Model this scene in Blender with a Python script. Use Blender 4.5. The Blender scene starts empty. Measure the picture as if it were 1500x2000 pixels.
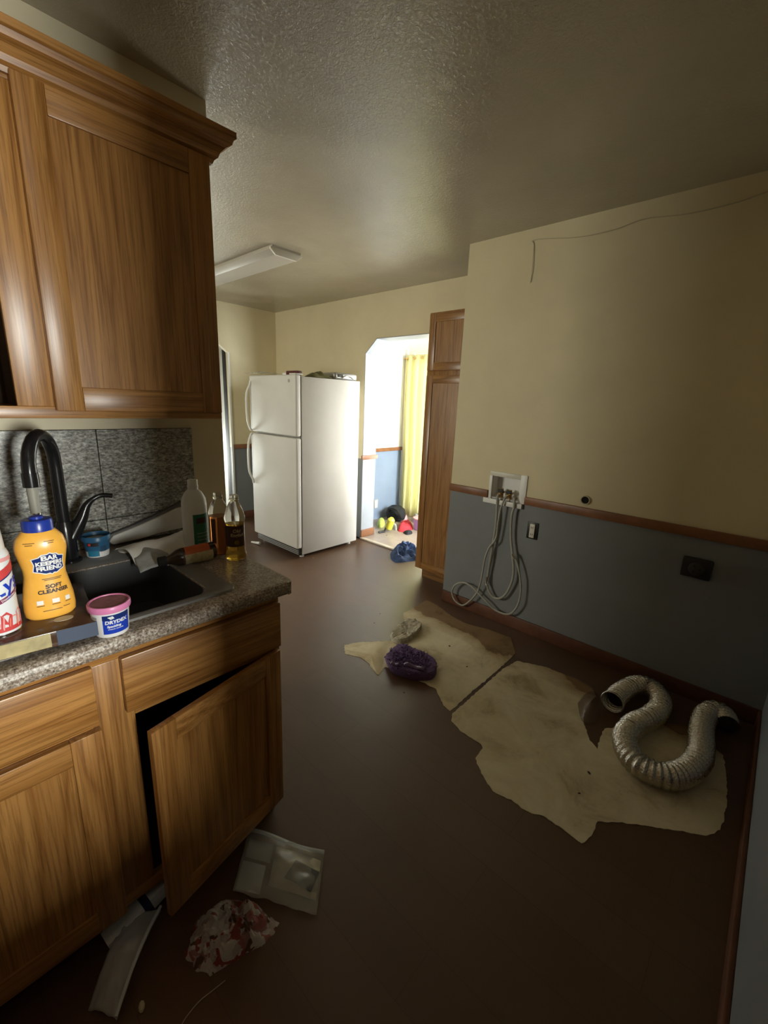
import bpy, bmesh, math, random
from mathutils import Vector, Matrix, noise
random.seed(7)
S = bpy.context.scene
COL = S.collection
PI = math.pi

# ------------------------------------------------------------------ camera
YAW, PITCH, ROLL, FPX = .7402, .2472, .0403, 839.34
CAM = Vector((0, 0, 1.4438))
fw = Vector((-math.sin(YAW)*math.cos(PITCH), math.cos(YAW)*math.cos(PITCH), -math.sin(PITCH)))
r0 = Vector((math.cos(YAW), math.sin(YAW), 0)); u0 = r0.cross(fw)
rt = math.cos(ROLL)*r0 + math.sin(ROLL)*u0; up = -math.sin(ROLL)*r0 + math.cos(ROLL)*u0
cd = bpy.data.cameras.new('camera'); cam = bpy.data.objects.new('camera', cd); COL.objects.link(cam)
cd.sensor_fit = 'HORIZONTAL'; cd.sensor_width = 36; cd.lens = FPX/1500*36; cd.clip_start = .02
cam.matrix_world = Matrix(((rt.x, up.x, -fw.x, CAM.x), (rt.y, up.y, -fw.y, CAM.y), (rt.z, up.z, -fw.z, CAM.z), (0, 0, 0, 1)))
S.camera = cam
# ------------------------------------------------------------------ world, daylight, exposure
S.view_settings.view_transform = 'Standard'; S.view_settings.look = 'None'
S.view_settings.exposure = 0; S.view_settings.gamma = 1; S.view_settings.use_curve_mapping = False
W = bpy.data.worlds.new('world'); S.world = W; W.use_nodes = True
W.node_tree.nodes['Background'].inputs[0].default_value = (.80, .88, 1, 1)
W.node_tree.nodes['Background'].inputs[1].default_value = .6
def daylight(name, loc, aim, sx, sy, power, col=(1, .97, .92)):
    l = bpy.data.lights.new(name, 'AREA'); l.shape = 'RECTANGLE'; l.size = sx; l.size_y = sy; l.energy = power; l.color = col
    o = bpy.data.objects.new(name, l); COL.objects.link(o); o.location = loc
    o.rotation_euler = Vector(aim).to_track_quat('-Z', 'Y').to_euler()
    return o
# each stands just outside an opening; unseen dining and hall windows added for light
daylight('daylight_patio_door', (-2.72, 4.62, 1.15), (0, -1, -.05), 1.75, 2.0, 185, (1, .98, .95))
daylight('added_dining_light', (-.25, 3.86, 1.5), (-1, 0, -.12), .85, 1.3, 340, (.93, .97, 1))  # added to brighten the dining wall
daylight('daylight_hall_window', (-6.6, 2.0, .50), (1, 0, .35), 1.1, .75, 75, (.98, 1, .95))  # added hall lamp, set low and tilted up to light the ceiling
daylight('daylight_back_window', (-3.3, -1.5, 1.5), (0, 1, 0), 1.2, 1.0, 92, (1, .94, .80))
daylight('daylight_side_window', (1.76, .30, 1.27), (-1, 0, 0), .42, .62, 112, (1, .97, .92))
sl = bpy.data.lights.new('sun', 'SUN'); sl.energy = 30; sl.angle = .01; sl.color = (1, .95, .86)
so = bpy.data.objects.new('sun', sl); COL.objects.link(so); so.rotation_euler = Vector((-.22, -.47, -1)).to_track_quat('-Z', 'Y').to_euler()

# ------------------------------------------------------------------ pixel helpers (points of the photograph on a known plane)
def ray(x, y): return fw + (x-750)/FPX*rt - (y-1000)/FPX*up
def PZ(x, y, z=0.):
    d = ray(x, y); return CAM + d*((z-CAM.z)/d.z)
def PY(x, y, v):
    d = ray(x, y); return CAM + d*((v-CAM.y)/d.y)
def PX(x, y, v):
    d = ray(x, y); return CAM + d*((v-CAM.x)/d.x)

# ------------------------------------------------------------------ materials
M = {}
def new_mat(name):
    m = bpy.data.materials.new(name); m.use_nodes = True; M[name] = m
    nt = m.node_tree; return m, nt, nt.nodes['Principled BSDF']
def N(nt, t, **kw):
    n = nt.nodes.new(t)
    for k, v in kw.items():
        if k in n.inputs: n.inputs[k].default_value = v
        else: setattr(n, k, v)
    return n
def c4(c): return (c[0], c[1], c[2], 1)
def ramp(nt, src, stops):
    n = nt.nodes.new('ShaderNodeValToRGB'); cr = n.color_ramp
    while len(cr.elements) < len(stops): cr.elements.new(.5)
    for e, (p, c) in zip(cr.elements, stops): e.position = p; e.color = c4(c)
    nt.links.new(src, n.inputs[0]); return n.outputs[0]
def coords(nt, scale=(1, 1, 1), kind='Object', rot=(0, 0, 0)):
    t = nt.nodes.new('ShaderNodeTexCoord'); m = nt.nodes.new('ShaderNodeMapping')
    m.inputs['Scale'].default_value = scale; m.inputs['Rotation'].default_value = rot
    nt.links.new(t.outputs[kind], m.inputs[0]); return m.outputs[0]
def bump(nt, b, src, strength, dist):
    n = N(nt, 'ShaderNodeBump', Strength=strength, Distance=dist); nt.links.new(src, n.inputs['Height']); nt.links.new(n.outputs[0], b.inputs['Normal'])
def plain(name, col, rough=.5, metal=0, spec=.5, var=0., vscale=8, bmp=0., bscale=80, bdist=.002, trans=0, ior=1.45, coat=0):
    m, nt, b = new_mat(name)
    b.inputs['Base Color'].default_value = c4(col); b.inputs['Roughness'].default_value = rough
    b.inputs['Metallic'].default_value = metal; b.inputs['Specular IOR Level'].default_value = spec
    b.inputs['Transmission Weight'].default_value = trans; b.inputs['IOR'].default_value = ior; b.inputs['Coat Weight'].default_value = coat
    if var:
        n = N(nt, 'ShaderNodeTexNoise', Scale=vscale, Detail=6., Roughness=.6); nt.links.new(coords(nt), n.inputs['Vector'])
        lo = [max(0, c*(1-var)) for c in col]; hi = [min(1, c*(1+var*.6)) for c in col]
        nt.links.new(ramp(nt, n.outputs[0], [(.3, lo), (.7, hi)]), b.inputs['Base Color'])
    if bmp:
        n = N(nt, 'ShaderNodeTexNoise', Scale=bscale, Detail=4.); nt.links.new(coords(nt), n.inputs['Vector'])
        bump(nt, b, n.outputs[0], bmp, bdist)
    return m
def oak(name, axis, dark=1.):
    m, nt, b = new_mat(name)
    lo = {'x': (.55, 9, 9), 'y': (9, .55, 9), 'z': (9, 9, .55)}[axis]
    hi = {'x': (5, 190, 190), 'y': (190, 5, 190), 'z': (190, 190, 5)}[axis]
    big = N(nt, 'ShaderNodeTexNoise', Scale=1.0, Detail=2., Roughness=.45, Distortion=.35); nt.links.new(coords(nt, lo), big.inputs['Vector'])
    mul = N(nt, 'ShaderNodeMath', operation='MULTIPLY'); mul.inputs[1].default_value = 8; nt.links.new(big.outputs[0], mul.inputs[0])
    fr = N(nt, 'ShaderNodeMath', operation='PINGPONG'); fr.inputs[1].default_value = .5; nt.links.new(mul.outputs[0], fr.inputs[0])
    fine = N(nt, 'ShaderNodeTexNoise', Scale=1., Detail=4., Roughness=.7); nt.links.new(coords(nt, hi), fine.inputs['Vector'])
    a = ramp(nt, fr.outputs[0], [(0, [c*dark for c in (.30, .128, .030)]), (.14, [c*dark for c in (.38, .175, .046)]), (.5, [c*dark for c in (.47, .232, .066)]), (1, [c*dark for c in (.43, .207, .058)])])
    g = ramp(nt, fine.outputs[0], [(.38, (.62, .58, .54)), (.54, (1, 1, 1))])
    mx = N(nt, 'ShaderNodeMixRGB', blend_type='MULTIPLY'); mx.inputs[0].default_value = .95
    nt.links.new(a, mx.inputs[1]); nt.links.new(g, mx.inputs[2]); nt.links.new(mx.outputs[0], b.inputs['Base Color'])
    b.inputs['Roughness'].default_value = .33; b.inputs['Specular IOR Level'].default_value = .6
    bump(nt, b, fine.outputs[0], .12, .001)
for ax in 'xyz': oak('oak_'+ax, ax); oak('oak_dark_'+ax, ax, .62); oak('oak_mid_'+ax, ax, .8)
def wall_paint(name, top, low, zsplit=.875, rough=.55):
    m, nt, b = new_mat(name)
    g = nt.nodes.new('ShaderNodeNewGeometry'); s = nt.nodes.new('ShaderNodeSeparateXYZ'); nt.links.new(g.outputs['Position'], s.inputs[0])
    gt = N(nt, 'ShaderNodeMath', operation='GREATER_THAN'); gt.inputs[1].default_value = zsplit; nt.links.new(s.outputs[2], gt.inputs[0])
    n = N(nt, 'ShaderNodeTexNoise', Scale=2.5, Detail=6., Roughness=.65); nt.links.new(coords(nt), n.inputs['Vector'])
    t1 = ramp(nt, n.outputs[0], [(.3, [c*.9 for c in top]), (.7, top)]); t2 = ramp(nt, n.outputs[0], [(.3, [c*.88 for c in low]), (.7, low)])
    mx = nt.nodes.new('ShaderNodeMixRGB'); nt.links.new(gt.outputs[0], mx.inputs[0]); nt.links.new(t2, mx.inputs[1]); nt.links.new(t1, mx.inputs[2])
    nt.links.new(mx.outputs[0], b.inputs['Base Color']); b.inputs['Roughness'].default_value = rough; b.inputs['Specular IOR Level'].default_value = .35
    f = N(nt, 'ShaderNodeTexNoise', Scale=140., Detail=3.); nt.links.new(coords(nt), f.inputs['Vector']); bump(nt, b, f.outputs[0], .12, .002)
wall_paint('kitchen_paint', (.70, .61, .395), (.215, .225, .228))
wall_paint('dining_paint', (.84, .82, .76), (.22, .275, .375))
plain('cream_paint', (.72, .65, .46), .55, var=.1, vscale=3, bmp=.12, bscale=140)
plain('white_paint', (.80, .79, .74), .4)
plain('absorbing_brown', (.20, .12, .07), .5, var=.3, vscale=5)  # made-up dark covering for unseen walls, soaks up bounced light
plain('dimmed_reveal', (.30, .315, .34), .5, var=.12, vscale=4)  # darkened in colour to hold down the light on the reveal
plain('pale_jamb', (.66, .68, .70), .5)
def ceiling_mat():
    m, nt, b = new_mat('ceiling_plaster')
    n = N(nt, 'ShaderNodeTexNoise', Scale=1.6, Detail=5., Roughness=.6); nt.links.new(coords(nt), n.inputs['Vector'])
    nt.links.new(ramp(nt, n.outputs[0], [(.3, (.345, .30, .22)), (.7, (.43, .375, .28))]), b.inputs['Base Color'])
    b.inputs['Roughness'].default_value = .20; b.inputs['Specular IOR Level'].default_value = .5; b.inputs['IOR'].default_value = 2.1
    f = N(nt, 'ShaderNodeTexNoise', Scale=85., Detail=6., Roughness=.6, Distortion=.6); nt.links.new(coords(nt), f.inputs['Vector'])
    bump(nt, b, f.outputs[0], .45, .005)
ceiling_mat()
def floor_mat():
    m, nt, b = new_mat('brown_vinyl')
    co = coords(nt)
    br = N(nt, 'ShaderNodeTexBrick', Scale=1., offset=.37, **{'Color1': c4((.120, .064, .034)), 'Color2': c4((.105, .055, .029)), 'Mortar': c4((.08, .042, .022)), 'Mortar Size': .0012, 'Brick Width': 1.2, 'Row Height': .15})
    nt.links.new(co, br.inputs['Vector'])
    n = N(nt, 'ShaderNodeTexNoise', Scale=3.2, Detail=7., Roughness=.65); nt.links.new(co, n.inputs['Vector'])
    mx = N(nt, 'ShaderNodeMixRGB', blend_type='MULTIPLY'); mx.inputs[0].default_value = .7
    nt.links.new(br.outputs[0], mx.inputs[1]); nt.links.new(ramp(nt, n.outputs[0], [(.3, (.72, .70, .68)), (.7, (1, 1, 1))]), mx.inputs[2])
    nt.links.new(mx.outputs[0], b.inputs['Base Color'])
    rr = N(nt, 'ShaderNodeMapRange'); rr.inputs[3].default_value = .28; rr.inputs[4].default_value = .44; nt.links.new(n.outputs[0], rr.inputs[0]); nt.links.new(rr.outputs[0], b.inputs['Roughness'])
    b.inputs['Specular IOR Level'].default_value = .5; b.inputs['IOR'].default_value = 1.65
    g = N(nt, 'ShaderNodeTexNoise', Scale=12., Detail=5.); nt.links.new(coords(nt, (1, 7, 1)), g.inputs['Vector']); bump(nt, b, g.outputs[0], .10, .003)
floor_mat()
def granite(name, cols, scale, rough, stretch=(1, 1, 1)):
    m, nt, b = new_mat(name); co = coords(nt, stretch)
    n1 = N(nt, 'ShaderNodeTexNoise', Scale=scale, Detail=5., Roughness=.75); nt.links.new(co, n1.inputs['Vector'])
    n2 = N(nt, 'ShaderNodeTexNoise', Scale=scale*.22, Detail=3.); nt.links.new(co, n2.inputs['Vector'])
    k = ramp(nt, n1.outputs[0], [(.36, cols[0]), (.46, cols[1]), (.56, cols[2]), (.66, cols[3])])
    mx = N(nt, 'ShaderNodeMixRGB', blend_type='MULTIPLY'); mx.inputs[0].default_value = .6
    nt.links.new(k, mx.inputs[1]); nt.links.new(ramp(nt, n2.outputs[0], [(.35, (.6, .56, .52)), (.65, (1, 1, 1))]), mx.inputs[2])
    nt.links.new(mx.outputs[0], b.inputs['Base Color']); b.inputs['Roughness'].default_value = rough
granite('counter_laminate', [(.06, .046, .036), (.27, .21, .16), (.48, .42, .35), (.78, .74, .67)], 170, .30)
granite('splash_granite', [(.08, .082, .072), (.24, .242, .22), (.46, .46, .42), (.76, .765, .72)], 125, .28, (1, .6, 1.3))
def underlay():
    m, nt, b = new_mat('old_underlayment')
    n = N(nt, 'ShaderNodeTexNoise', Scale=4.5, Detail=8., Roughness=.7, Distortion=.5); nt.links.new(coords(nt), n.inputs['Vector'])
    n2 = N(nt, 'ShaderNodeTexNoise', Scale=1.7, Detail=5., Roughness=.6, Distortion=.6); nt.links.new(coords(nt), n2.inputs['Vector'])
    a = ramp(nt, n.outputs[0], [(.28, (.36, .28, .145)), (.45, (.64, .55, .36)), (.62, (.74, .66, .46))])
    g = nt.nodes.new('ShaderNodeNewGeometry'); s = nt.nodes.new('ShaderNodeSeparateXYZ'); nt.links.new(g.outputs['Position'], s.inputs[0])
    # water stain that creeps out from the wall
    mr = N(nt, 'ShaderNodeMapRange'); mr.inputs[1].default_value = 2.02; mr.inputs[2].default_value = 2.50; nt.links.new(s.outputs[1], mr.inputs[0])
    ad = N(nt, 'ShaderNodeMath', operation='ADD'); nt.links.new(mr.outputs[0], ad.inputs[0]); nt.links.new(n2.outputs[0], ad.inputs[1])
    st = ramp(nt, ad.outputs[0], [(.78, (1, 1, 1)), (.98, (.62, .53, .42)), (1.0, (.34, .24, .16))])
    mx = N(nt, 'ShaderNodeMixRGB', blend_type='MULTIPLY'); mx.inputs[0].default_value = 1
    nt.links.new(a, mx.inputs[1]); nt.links.new(st, mx.inputs[2]); nt.links.new(mx.outputs[0], b.inputs['Base Color'])
    b.inputs['Roughness'].default_value = .8; bump(nt, b, n.outputs[0], .3, .004)
underlay()
plain('rail_wood', (.23, .095, .04), .4, var=.25, vscale=14)
plain('base_wood', (.13, .05, .025), .45, var=.3, vscale=10)
plain('dark_gap', (.012, .010, .009), .9)
plain('cabinet_inside', (.10, .065, .035), .8)
plain('sink_composite', (.055, .056, .056), .34, bmp=.1, bscale=400)
plain('sink_rim', (.17, .165, .155), .3, bmp=.08, bscale=300)
plain('black_metal', (.012, .012, .013), .22, 0, .6)
plain('chrome', (.75, .75, .76), .14, 1)
plain('fridge_white', (.66, .64, .60), .48, var=.06, vscale=3, bmp=.05, bscale=300)
plain('fridge_grey', (.33, .32, .30), .5)
plain('dark_grille', (.03, .028, .026), .6)
plain('fixture_lens', (.43, .39, .33), .4, bmp=.08, bscale=200)
plain('foil', (.60, .57, .50), .24, 1, bmp=.8, bscale=130, bdist=.006)
plain('ivory_plastic', (.66, .63, .54), .4)
plain('white_plastic', (.78, .77, .74), .38)
plain('black_plastic', (.014, .014, .014), .4)
plain('hose_grey', (.34, .33, .28), .45)
plain('brass', (.45, .30, .12), .3, 1)
plain('cable', (.50, .44, .30), .6)
plain('orange_plastic', (.90, .46, .07), .30, var=.08, vscale=30, coat=.3)
plain('navy', (.012, .030, .16), .30)
plain('blue_cap', (.016, .04, .30), .28)
plain('print_black', (.03, .022, .02), .5)
plain('print_white', (.82, .82, .80), .5)
plain('print_red', (.62, .06, .06), .5)
plain('print_pink', (.80, .36, .36), .5)
plain('print_coral', (.85, .32, .22), .5)
plain('print_blue', (.012, .05, .48), .4)
plain('print_maroon', (.22, .02, .08), .5)
plain('can_white', (.80, .82, .84), .28)
plain('tub_white', (.80, .80, .79), .35, bmp=.04)
plain('tub_pink', (.74, .24, .46), .35)
plain('tub_pink_inner', (.36, .16, .19), .6, var=.35, vscale=60)
plain('cup_blue', (.03, .12, .24), .35)
plain('label_teal', (.03, .22, .36), .45)
plain('clear_plastic', (.90, .92, .86), .08, trans=.94, ior=1.12)
plain('milky_plastic', (.84, .84, .78), .35, trans=.3, ior=1.2)
plain('gold_liquid', (.78, .50, .06), .06, trans=.75, ior=1.2)
plain('red_liquid', (.62, .22, .06), .10, trans=.6, ior=1.2)
plain('green_label', (.03, .17, .09), .45, var=.2, vscale=60)
plain('brown_label', (.06, .024, .012), .45)
plain('brown_bottle', (.035, .02, .01), .2, coat=.3)
plain('orange_label', (.50, .11, .03), .45)
plain('cream_label', (.50, .44, .26), .5, var=.3, vscale=90)
plain('box_brown', (.085, .045, .028), .2, var=.5, vscale=14)
plain('box_gold', (.50, .42, .22), .35, var=.35, vscale=22)
plain('box_slate', (.075, .095, .14), .35)
plain('paper_white', (.80, .78, .72), .7, var=.12, vscale=12)
plain('tray_grey', (.66, .65, .61), .45, var=.15, vscale=7)
plain('tray_edge', (.10, .10, .10), .5)
plain('denim', (.035, .065, .16), .85, var=.55, vscale=26, bmp=.2, bscale=500)
plain('purple_chenille', (.13, .075, .19), .85, var=.3, vscale=80)
plain('purple_gloss', (.10, .06, .14), .12)
plain('sponge_tan', (.52, .47, .36), .9, var=.45, vscale=60, bmp=.8, bscale=90, bdist=.006)
def film(name, col, rough, opac, bsc):
    m, nt, b = new_mat(name); b.inputs['Base Color'].default_value = c4(col); b.inputs['Roughness'].default_value = rough; b.inputs['Specular IOR Level'].default_value = .8
    t = N(nt, 'ShaderNodeBsdfTransparent'); mx = nt.nodes.new('ShaderNodeMixShader'); mx.inputs[0].default_value = opac
    nt.links.new(t.outputs[0], mx.inputs[1]); nt.links.new(b.outputs[0], mx.inputs[2]); nt.links.new(mx.outputs[0], nt.nodes['Material Output'].inputs[0])
    n = N(nt, 'ShaderNodeTexNoise', Scale=bsc, Detail=4.); nt.links.new(coords(nt), n.inputs['Vector']); bump(nt, b, n.outputs[0], .5, .006)
film('clear_film', (.70, .72, .68), .12, .28, 40)
film('milky_film', (.62, .65, .66), .18, .52, 26)
film('amber_film', (.20, .13, .08), .14, .45, 40)
plain('bag_paper', (.56, .52, .42), .6, var=.15, vscale=14)
plain('card_grey', (.10, .11, .11), .5)
plain('carton_white', (.62, .66, .70), .45)
plain('carton_navy', (.02, .03, .10), .4)
plain('red_cloth', (.55, .035, .05), .8, var=.4, vscale=30)
plain('pink_cloth', (.70, .35, .36), .8, var=.3, vscale=30)
plain('black_cloth', (.015, .015, .017), .8, var=.4, vscale=40)
plain('lime_plastic', (.50, .62, .12), .5, var=.25, vscale=40)
plain('yellow_plastic', (.72, .62, .06), .4)
plain('lavender_plastic', (.42, .30, .66), .5)
plain('grey_cloth', (.42, .42, .40), .8, var=.3, vscale=30)
plain('dining_wood', (.42, .22, .10), .35, var=.35, vscale=6)
plain('dining_vinyl', (.34, .27, .22), .4, var=.2, vscale=5)
plain('threshold', (.60, .52, .42), .5, var=.2, vscale=20)
plain('patio_concrete', (.50, .50, .46), .9, var=.2, vscale=5)
def pane_glass():
    m, nt, b = new_mat('glass')
    t = N(nt, 'ShaderNodeBsdfTransparent'); t.inputs[0].default_value = c4((.94, .96, .95)); g = N(nt, 'ShaderNodeBsdfGlossy', Roughness=.02)
    f = N(nt, 'ShaderNodeFresnel', IOR=1.45); mx = nt.nodes.new('ShaderNodeMixShader')
    nt.links.new(f.outputs[0], mx.inputs[0]); nt.links.new(t.outputs[0], mx.inputs[1]); nt.links.new(g.outputs[0], mx.inputs[2]); nt.links.new(mx.outputs[0], nt.nodes['Material Output'].inputs[0])
pane_glass()
plain('crumb', (.55, .48, .32), .8)
plain('dark_crumb', (.07, .045, .03), .8)
plain('appliance_silver', (.50, .50, .50), .3, .7)
plain('maroon_plastic', (.09, .015, .02), .4)
plain('olive_cloth', (.16, .15, .06), .8, var=.4, vscale=30)
plain('dark_jar', (.03, .045, .03), .2)
def curtain_mat():
    m, nt, b = new_mat('yellow_curtain')
    b.inputs['Base Color'].default_value = c4((.90, .86, .56)); b.inputs['Roughness'].default_value = .8
    t = N(nt, 'ShaderNodeBsdfTranslucent'); t.inputs[0].default_value = c4((.95, .92, .66))
    mx = nt.nodes.new('ShaderNodeMixShader'); mx.inputs[0].default_value = .6
    nt.links.new(b.outputs[0], mx.inputs[1]); nt.links.new(t.outputs[0], mx.inputs[2]); nt.links.new(mx.outputs[0], nt.nodes['Material Output'].inputs[0])
    m2, nt, b = new_mat('sheer_curtain')
    b.inputs['Base Color'].default_value = c4((.86, .86, .80)); b.inputs['Roughness'].default_value = .8
    t = N(nt, 'ShaderNodeBsdfTranslucent'); t.inputs[0].default_value = c4((.9, .92, .86))
    mx = nt.nodes.new('ShaderNodeMixShader'); mx.inputs[0].default_value = .6
    nt.links.new(b.outputs[0], mx.inputs[1]); nt.links.new(t.outputs[0], mx.inputs[2]); nt.links.new(mx.outputs[0], nt.nodes['Material Output'].inputs[0])
curtain_mat()
def pattern_mat():
    m, nt, b = new_mat('patterned_cloth')
    v = N(nt, 'ShaderNodeTexVoronoi', Scale=52.); v.inputs['Randomness'].default_value = 1
    n = N(nt, 'ShaderNodeTexNoise', Scale=14., Detail=3.); nt.links.new(coords(nt), n.inputs['Vector'])
    ad = N(nt, 'ShaderNodeMixRGB'); ad.inputs[0].default_value = .12; nt.links.new(coords(nt), ad.inputs[1]); nt.links.new(n.outputs['Color'], ad.inputs[2])
    nt.links.new(ad.outputs[0], v.inputs['Vector'])
    s = nt.nodes.new('ShaderNodeSeparateXYZ'); nt.links.new(v.outputs['Color'], s.inputs[0])
    a = ramp(nt, s.outputs[0], [(0, (.50, .48, .46)), (.30, (.42, .36, .34)), (.42, (.26, .05, .035)), (.56, (.34, .12, .11)), (.66, (.11, .06, .035)), (.78, (.30, .16, .16)), (.88, (.52, .49, .46))])
    for e in nt.nodes:
        if e.type == 'VALTORGB': e.color_ramp.interpolation = 'CONSTANT'
    nt.links.new(a, b.inputs['Base Color']); b.inputs['Roughness'].default_value = .6
pattern_mat()

# ------------------------------------------------------------------ geometry helpers
class MB:
    def __init__(s): s.v = []; s.f = []
    def add(s, vs, fs):
        o = len(s.v); s.v += [Vector(p) for p in vs]; s.f += [tuple(i+o for i in q) for q in fs]; return s
    def box(s, a, b):
        (x0, y0, z0), (x1, y1, z1) = a, b
        x0, x1 = min(x0, x1), max(x0, x1); y0, y1 = min(y0, y1), max(y0, y1); z0, z1 = min(z0, z1), max(z0, z1)
        return s.add([(x0,y0,z0),(x1,y0,z0),(x1,y1,z0),(x0,y1,z0),(x0,y0,z1),(x1,y0,z1),(x1,y1,z1),(x0,y1,z1)],
                     [(0,3,2,1),(4,5,6,7),(0,1,5,4),(1,2,6,5),(2,3,7,6),(3,0,4,7)])
    def prism(s, poly, z0, z1, ax='z'):
        n = len(poly)
        def P(a, b, h): return {'z': (a, b, h), 'y': (a, h, b), 'x': (h, a, b)}[ax]
        vs = [P(a, b, z0) for a, b in poly] + [P(a, b, z1) for a, b in poly]
        return s.add(vs, [tuple(range(n))[::-1], tuple(range(n, 2*n))] + [(i, (i+1) % n, n+(i+1) % n, n+i) for i in range(n)])
    def lathe(s, prof, c=(0, 0, 0), n=32, sx=1., sy=1., caps=True, sq=2.):
        # prof: (radius, z); superellipse exponent sq
        k = len(prof); vs = []
        for r, z in prof:
            for i in range(n):
                t = 2*PI*i/n; ct, st = math.cos(t), math.sin(t)
                e = 2./sq
                vs.append((c[0]+r*sx*math.copysign(abs(ct)**e, ct), c[1]+r*sy*math.copysign(abs(st)**e, st), c[2]+z))
        fs = [(j*n+i, j*n+(i+1) % n, (j+1)*n+(i+1) % n, (j+1)*n+i) for j in range(k-1) for i in range(n)]
        if caps: fs += [tuple(range(n))[::-1], tuple((k-1)*n+i for i in range(n))]
        return s.add(vs, fs)
    def tube(s, pts, rad, n=10, caps=True, radf=None):
        pts = [Vector(p) for p in pts]; m = len(pts); vs = []
        nrm = None
        for i, p in enumerate(pts):
            t = (pts[min(i+1, m-1)]-pts[max(i-1, 0)]).normalized()
            if nrm is None: nrm = t.orthogonal().normalized()
            else:
                nrm = (nrm - t*nrm.dot(t))
                nrm = nrm.normalized() if nrm.length > 1e-6 else t.orthogonal().normalized()
            bn = t.cross(nrm); R = radf(i) if radf else rad
            vs += [p + R*(math.cos(2*PI*j/n)*nrm + math.sin(2*PI*j/n)*bn) for j in range(n)]
        fs = [(i*n+j, i*n+(j+1) % n, (i+1)*n+(j+1) % n, (i+1)*n+j) for i in range(m-1) for j in range(n)]
        if caps: fs += [tuple(range(n))[::-1], tuple((m-1)*n+j for j in range(n))]
        return s.add(vs, fs)
    def grid(s, nu, nv, fn, thick=0.):
        vs = [fn(i/nu, j/nv) for j in range(nv+1) for i in range(nu+1)]
        w = nu+1
        s.add(vs, [(j*w+i, j*w+i+1, (j+1)*w+i+1, (j+1)*w+i) for j in range(nv) for i in range(nu)])
        return s
    def xf(s, m): s.v = [m @ p for p in s.v]; return s
    def build(s, name, mat, parent=None, smooth=False, bevel=0., seg=2, thick=0.):
        off = Vector((0, 0, 0))
        p = parent
        while p is not None: off += p.location; p = p.parent
        me = bpy.data.meshes.new(name)
        me.from_pydata([tuple(q-off) for q in s.v], [], s.f)
        bm = bmesh.new(); bm.from_mesh(me)
        if bevel:
            bmesh.ops.bevel(bm, geom=[e for e in bm.edges if len(e.link_faces) == 2 and e.calc_face_angle(0) > .5], offset=bevel, segments=seg, affect='EDGES', profile=.5)
        bmesh.ops.recalc_face_normals(bm, faces=bm.faces); bm.to_mesh(me); bm.free()
        if smooth or bevel:
            for f in me.polygons: f.use_smooth = True
            try: me.set_sharp_from_angle(angle=math.radians(38))
            except Exception: pass
        me.materials.append(M[mat] if isinstance(mat, str) else mat)
        o = bpy.data.objects.new(name, me); COL.objects.link(o)
        if parent: o.parent = parent
        if thick:
            md = o.modifiers.new('thickness', 'SOLIDIFY'); md.thickness = thick; md.offset = 0
        return o
def tag(o, label, cat, group=None):
    o['label'] = label; o['category'] = cat
    if group: o['group'] = group
    return o
def thing(name, loc, label, cat, group=None):
    o = bpy.data.objects.new(name, None); o.location = loc; o.empty_display_size = .05; COL.objects.link(o)
    return tag(o, label, cat, group)
def struct(o): o['kind'] = 'structure'; return o
def bx(name, a, b, mat, parent=None, bevel=0., seg=2): return MB().box(a, b).build(name, mat, parent, bevel=bevel, seg=seg)
def smooth_path(pts, per=8):
    pts = [Vector(p) for p in pts]; out = []
    for i in range(len(pts)-1):
        p0, p1, p2, p3 = pts[max(i-1, 0)], pts[i], pts[i+1], pts[min(i+2, len(pts)-1)]
        for k in range(per):
            t = k/per
            out.append(.5*((2*p1)+(p2-p0)*t+(2*p0-5*p1+4*p2-p3)*t*t+(3*p1-p0-3*p2+p3)*t*t*t))
    return out+[pts[-1]]
def text_verts(txt, size, shear=0., bold=0., align='CENTER'):
    cu = bpy.data.curves.new('t', 'FONT'); cu.body = txt; cu.size = size; cu.align_x = align; cu.align_y = 'CENTER'; cu.shear = shear; cu.offset = bold; cu.resolution_u = 3
    cu.space_line = .86
    o = bpy.data.objects.new('t', cu); COL.objects.link(o); bpy.context.view_layer.update()
    me = bpy.data.meshes.new_from_object(o.evaluated_get(bpy.context.evaluated_depsgraph_get()))
    v = [(p.co.x, p.co.y) for p in me.vertices]; f = [tuple(q.vertices) for q in me.polygons]
    bpy.data.objects.remove(o); bpy.data.curves.remove(cu); bpy.data.meshes.remove(me)
    return v, f
def on_surface(v, f, place):
    mb = MB(); mb.add([place(a, b) for a, b in v], f); return mb
def cyl_place(c, rad, ang, z, tilt=0., out=.0008, sx=1., sy=1.):
    # wraps (a,b) around a vertical cylinder; ang = outward direction, a runs to the viewer's right
    ct, st = math.cos(tilt), math.sin(tilt)
    def P(a, b):
        a2, b2 = a*ct-b*st, a*st+b*ct
        zz = z+b2; R = (rad(zz-c[2]) if callable(rad) else rad)
        t = ang + a2/max(R*max(sx, sy), 1e-4)
        return (c[0]+(R*sx+out)*math.cos(t), c[1]+(R*sy+out)*math.sin(t), zz)
    return P
def patch(place, a0, a1, b0, b1, na=10, nb=4):
    mb = MB(); mb.grid(na, nb, lambda u, v: place(a0+(a1-a0)*u, b0+(b1-b0)*v)); return mb
def interp(prof):
    def R(z):
        for (r1, z1), (r2, z2) in zip(prof, prof[1:]):
            if z1 <= z <= z2: return r1+(r2-r1)*((z-z1)/max(z2-z1, 1e-6))
        return prof[-1][0] if z > prof[-1][1] else prof[0][0]
    return R
def poly_in(p, poly):
    x, y = p; c = False; n = len(poly)
    for i in range(n):
        (x1, y1), (x2, y2) = poly[i], poly[(i+1) % n]
        if (y1 > y) != (y2 > y) and x < (x2-x1)*(y-y1)/(y2-y1)+x1: c = not c
    return c
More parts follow.
